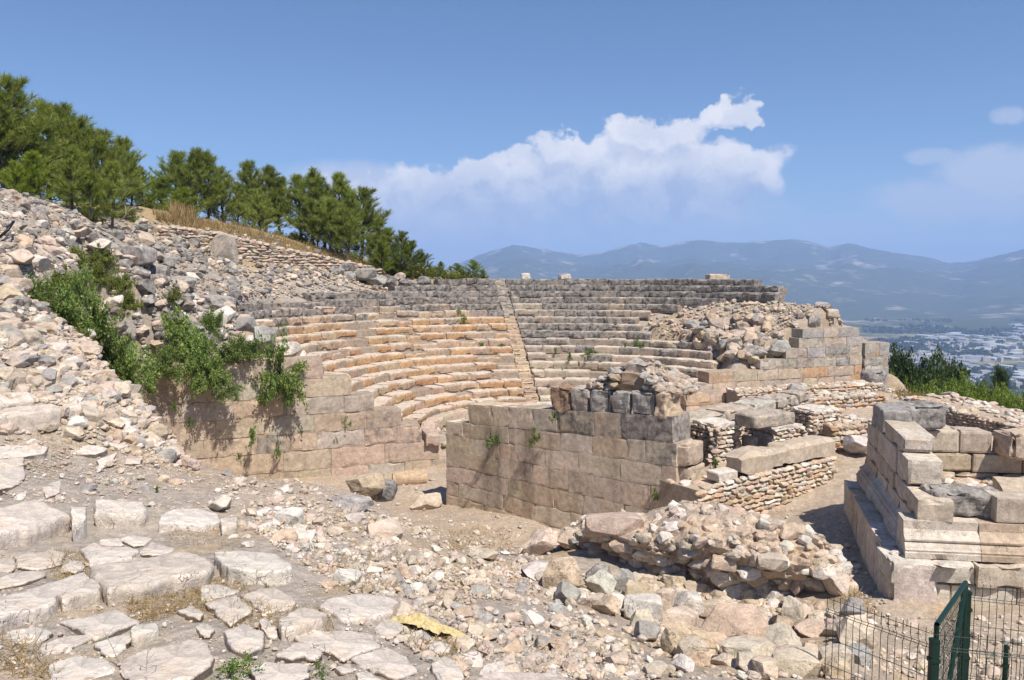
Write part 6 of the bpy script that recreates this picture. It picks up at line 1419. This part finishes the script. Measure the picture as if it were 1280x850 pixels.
# ------------------------------------------------------------------ fence, hose, sheet
def rod(mb, a, b, r, n=6): tube(mb, [np.asarray(a, float), (np.asarray(a, float) + b) / 2, np.asarray(b, float)], [r] * 3, n, (.02, .05, .04, 0))
def build_fence():
    zt = -2.34
    A = at(1168, 803, 5.0); B = at(1208, 742, 5.8); L = at(1080, 772, 5.37); Rr = at(1300, 757, 5.66); C = at(1258, 811, 4.98); E = at(1300, 835, 4.85)
    def panel(p, q, h, label, top=None, vs=.05, name='mesh_fence', frame=False):
        p = np.array([p[0], p[1], zt]); q = np.array([q[0], q[1], zt]); d = q - p; Ld = np.linalg.norm(d); d /= Ld; n = np.array([-d[1], d[0], 0]); m = MB()
        zs = [-.03, -.11, -.13, -.33, -.53, -.73, -.75, -.93, -1.13, -1.33, -1.38]
        for z in zs:
            if -z < h: rod(m, p + [0, 0, z], q + [0, 0, z], .0024, 5)
        k = int(Ld / vs)
        for i in range(k + 1):
            b = p + d * min(Ld, i * vs + .01)
            prf = [(0, 0), (-.09, 0), (-.12, .025), (-.15, 0), (-.70, 0), (-.74, .025), (-.77, 0), (-h, 0)]
            tube(m, [b + n * y + [0, 0, z] for z, y in prf], [.0024] * len(prf), 4, (.02, .05, .04, 0))
        o = m.build(name, MAT['wire']); tag(o, label, 'fence panel'); return o
    def post(p, h, r, label, cap=True):
        root = thing('fence_post', (p[0], p[1], zt - h), label, 'fence post'); m = MB(); V, f = block_verts((r * 2, r * 2, h), seg=.2, rnd=.006, amp=0, chip=0); m.add(V + [p[0], p[1], p[2] - h / 2], f); m.build('post', MAT['green_metal'], root)
        m = MB(); V, f = block_verts((r * 2.15, r * 2.15, .03), seg=.02, rnd=.008, amp=0, chip=0); m.add(V + [p[0], p[1], p[2] + .012], f); m.build('cap', MAT['green_metal'], root)
        for z in (.12, .5, .95):
            m = MB(); V, f = block_verts((r * 2.6, r * 2.5, .03), seg=.02, rnd=.006, amp=0, chip=0); m.add(V + [p[0], p[1], p[2] - z], f); m.build('clamp', MAT['green_metal'], root)
    panel(L - np.array([.6, -.75, 0]) * .3, A, 1.5, 'green wire mesh fence panel left of the nearer post')
    panel(B, Rr, 1.5, 'green wire mesh fence panel right of the farther post, before the podium')
    panel(A, E, 1.5, 'green wire mesh fence panel running right from the nearer post')
    post(A, 1.8, .026, 'dark green steel fence post, the shorter and nearer of two'); post(B, 1.9, .028, 'dark green steel fence post, the taller and farther one'); post(C, 1.6, .013, 'thin dark post at the right of the fence')
    # the gate leaf seen nearly edge on
    root = thing('gate', (*((A + B) / 2)[:2], zt - 1.5), 'green mesh gate leaf seen nearly edge-on between two posts', 'gate'); p = A + (B - A) * .05; q = A + (B - A) * .95; p[2] = q[2] = zt + .02
    m = MB(); dz = np.array([0, 0, -1.3])
    for a, b in ((p, q), (p + dz, q + dz), (p, p + dz), (q, q + dz), (p + dz, q)): tube(m, [a, (a + b) / 2, b], [.018] * 3, 8, (.02, .05, .04, 0))
    m.build('gate_frame', MAT['green_metal'], root); m = MB(); d = (q - p); Ld = np.linalg.norm(d); d /= Ld
    for i in range(1, 22): rod(m, p + d * Ld * i / 22, p + d * Ld * i / 22 + dz, .0022, 4)
    for i in range(1, 14): rod(m, p + dz * i / 14, q + dz * i / 14, .0022, 4)
    m.build('mesh', MAT['wire'], root)
def build_misc():
    m = MB(); pts = [at(*q) for q in ((-14, 300, 19.5), (-4, 298, 19.4), (4, 293, 19.4), (10, 287, 19.5), (14, 281, 19.6), (17, 277, 19.9))]; tube(m, pts, [.035] * 6, 8); tag(m.build('hose', MAT['hose'], smooth=True), 'black plastic hose end among the rocks at the upper left edge', 'hose')
    # crumpled sheet
    c, D = hit([538], [792]); c = c[0]; m = MB(); nx, ny = 70, 34; V = []
    u, v = np.meshgrid(np.linspace(-1, 1, nx), np.linspace(-1, 1, ny), indexing='ij')
    X = u * .27 + .03 * fbm(np.stack([u * 3, v * 3, u * 0], -1), 3); Y = v * (.10 * (1.25 - .5 * u ** 2)) * (1 - .35 * (u > .0) * u) - u * .05
    rd = 1 - np.abs(fbm(np.stack([u * 2.2 + v * .6, v * 2.4 - u * .8, u * 0 + 4], -1), 4, .6)) * 2.2
    Z = .07 * np.clip(rd, 0, 1) * np.sqrt(np.clip(1 - u ** 2 * .8 - v ** 2 * .5, 0.02, 1)) + .05 * np.exp(-((u + .3) / .25) ** 2) * (1 - v ** 2)
    xx = c[0] + X; yy = c[1] + Y; zz = g(xx, yy) + .02 + Z
    P = np.stack([xx, yy, zz], -1).reshape(-1, 3); i = np.arange(nx - 1)[:, None] * ny; j = np.arange(ny - 1)[None]; Q = np.stack([i + j, i + ny + j, i + ny + j + 1, i + j + 1], -1).reshape(-1, 4)
    m.add(P, Q); o = m.build('plastic_sheet', MAT['sheet'], smooth=True); tag(o, 'crumpled yellowed plastic sheet lying in the rubble by the paving', 'plastic sheet')
# ------------------------------------------------------------------ build everything
import time as _t
_t0 = _t.time()
SKY_K = .074
HAZE_C = (.43, .61, 1.0, 1)
def lap(n): print('lap', n, round(_t.time() - _t0, 1))
build_ground(); lap('ground')
build_sky(); build_air(); build_far(); lap('far')
build_theatre(); lap('theatre'); build_retaining(); build_stage(); build_podium(); lap('walls')
build_slabs(); lap('slabs'); build_rocks(); lap('rocks'); build_mound(); build_terrace_wall(); build_trees(); lap('trees'); build_plants(); build_fence(); build_misc(); lap('all')
S.view_settings.view_transform = 'Standard'; S.view_settings.look = 'None'; S.view_settings.gamma = 1; S.view_settings.use_curve_mapping = False
S.view_settings.exposure = .47
S.cycles.use_denoising = True
S.cycles.max_bounces = 6; S.cycles.diffuse_bounces = 3; S.cycles.transparent_max_bounces = 6; S.cycles.volume_bounces = 2
S.cycles.sample_clamp_indirect = 6
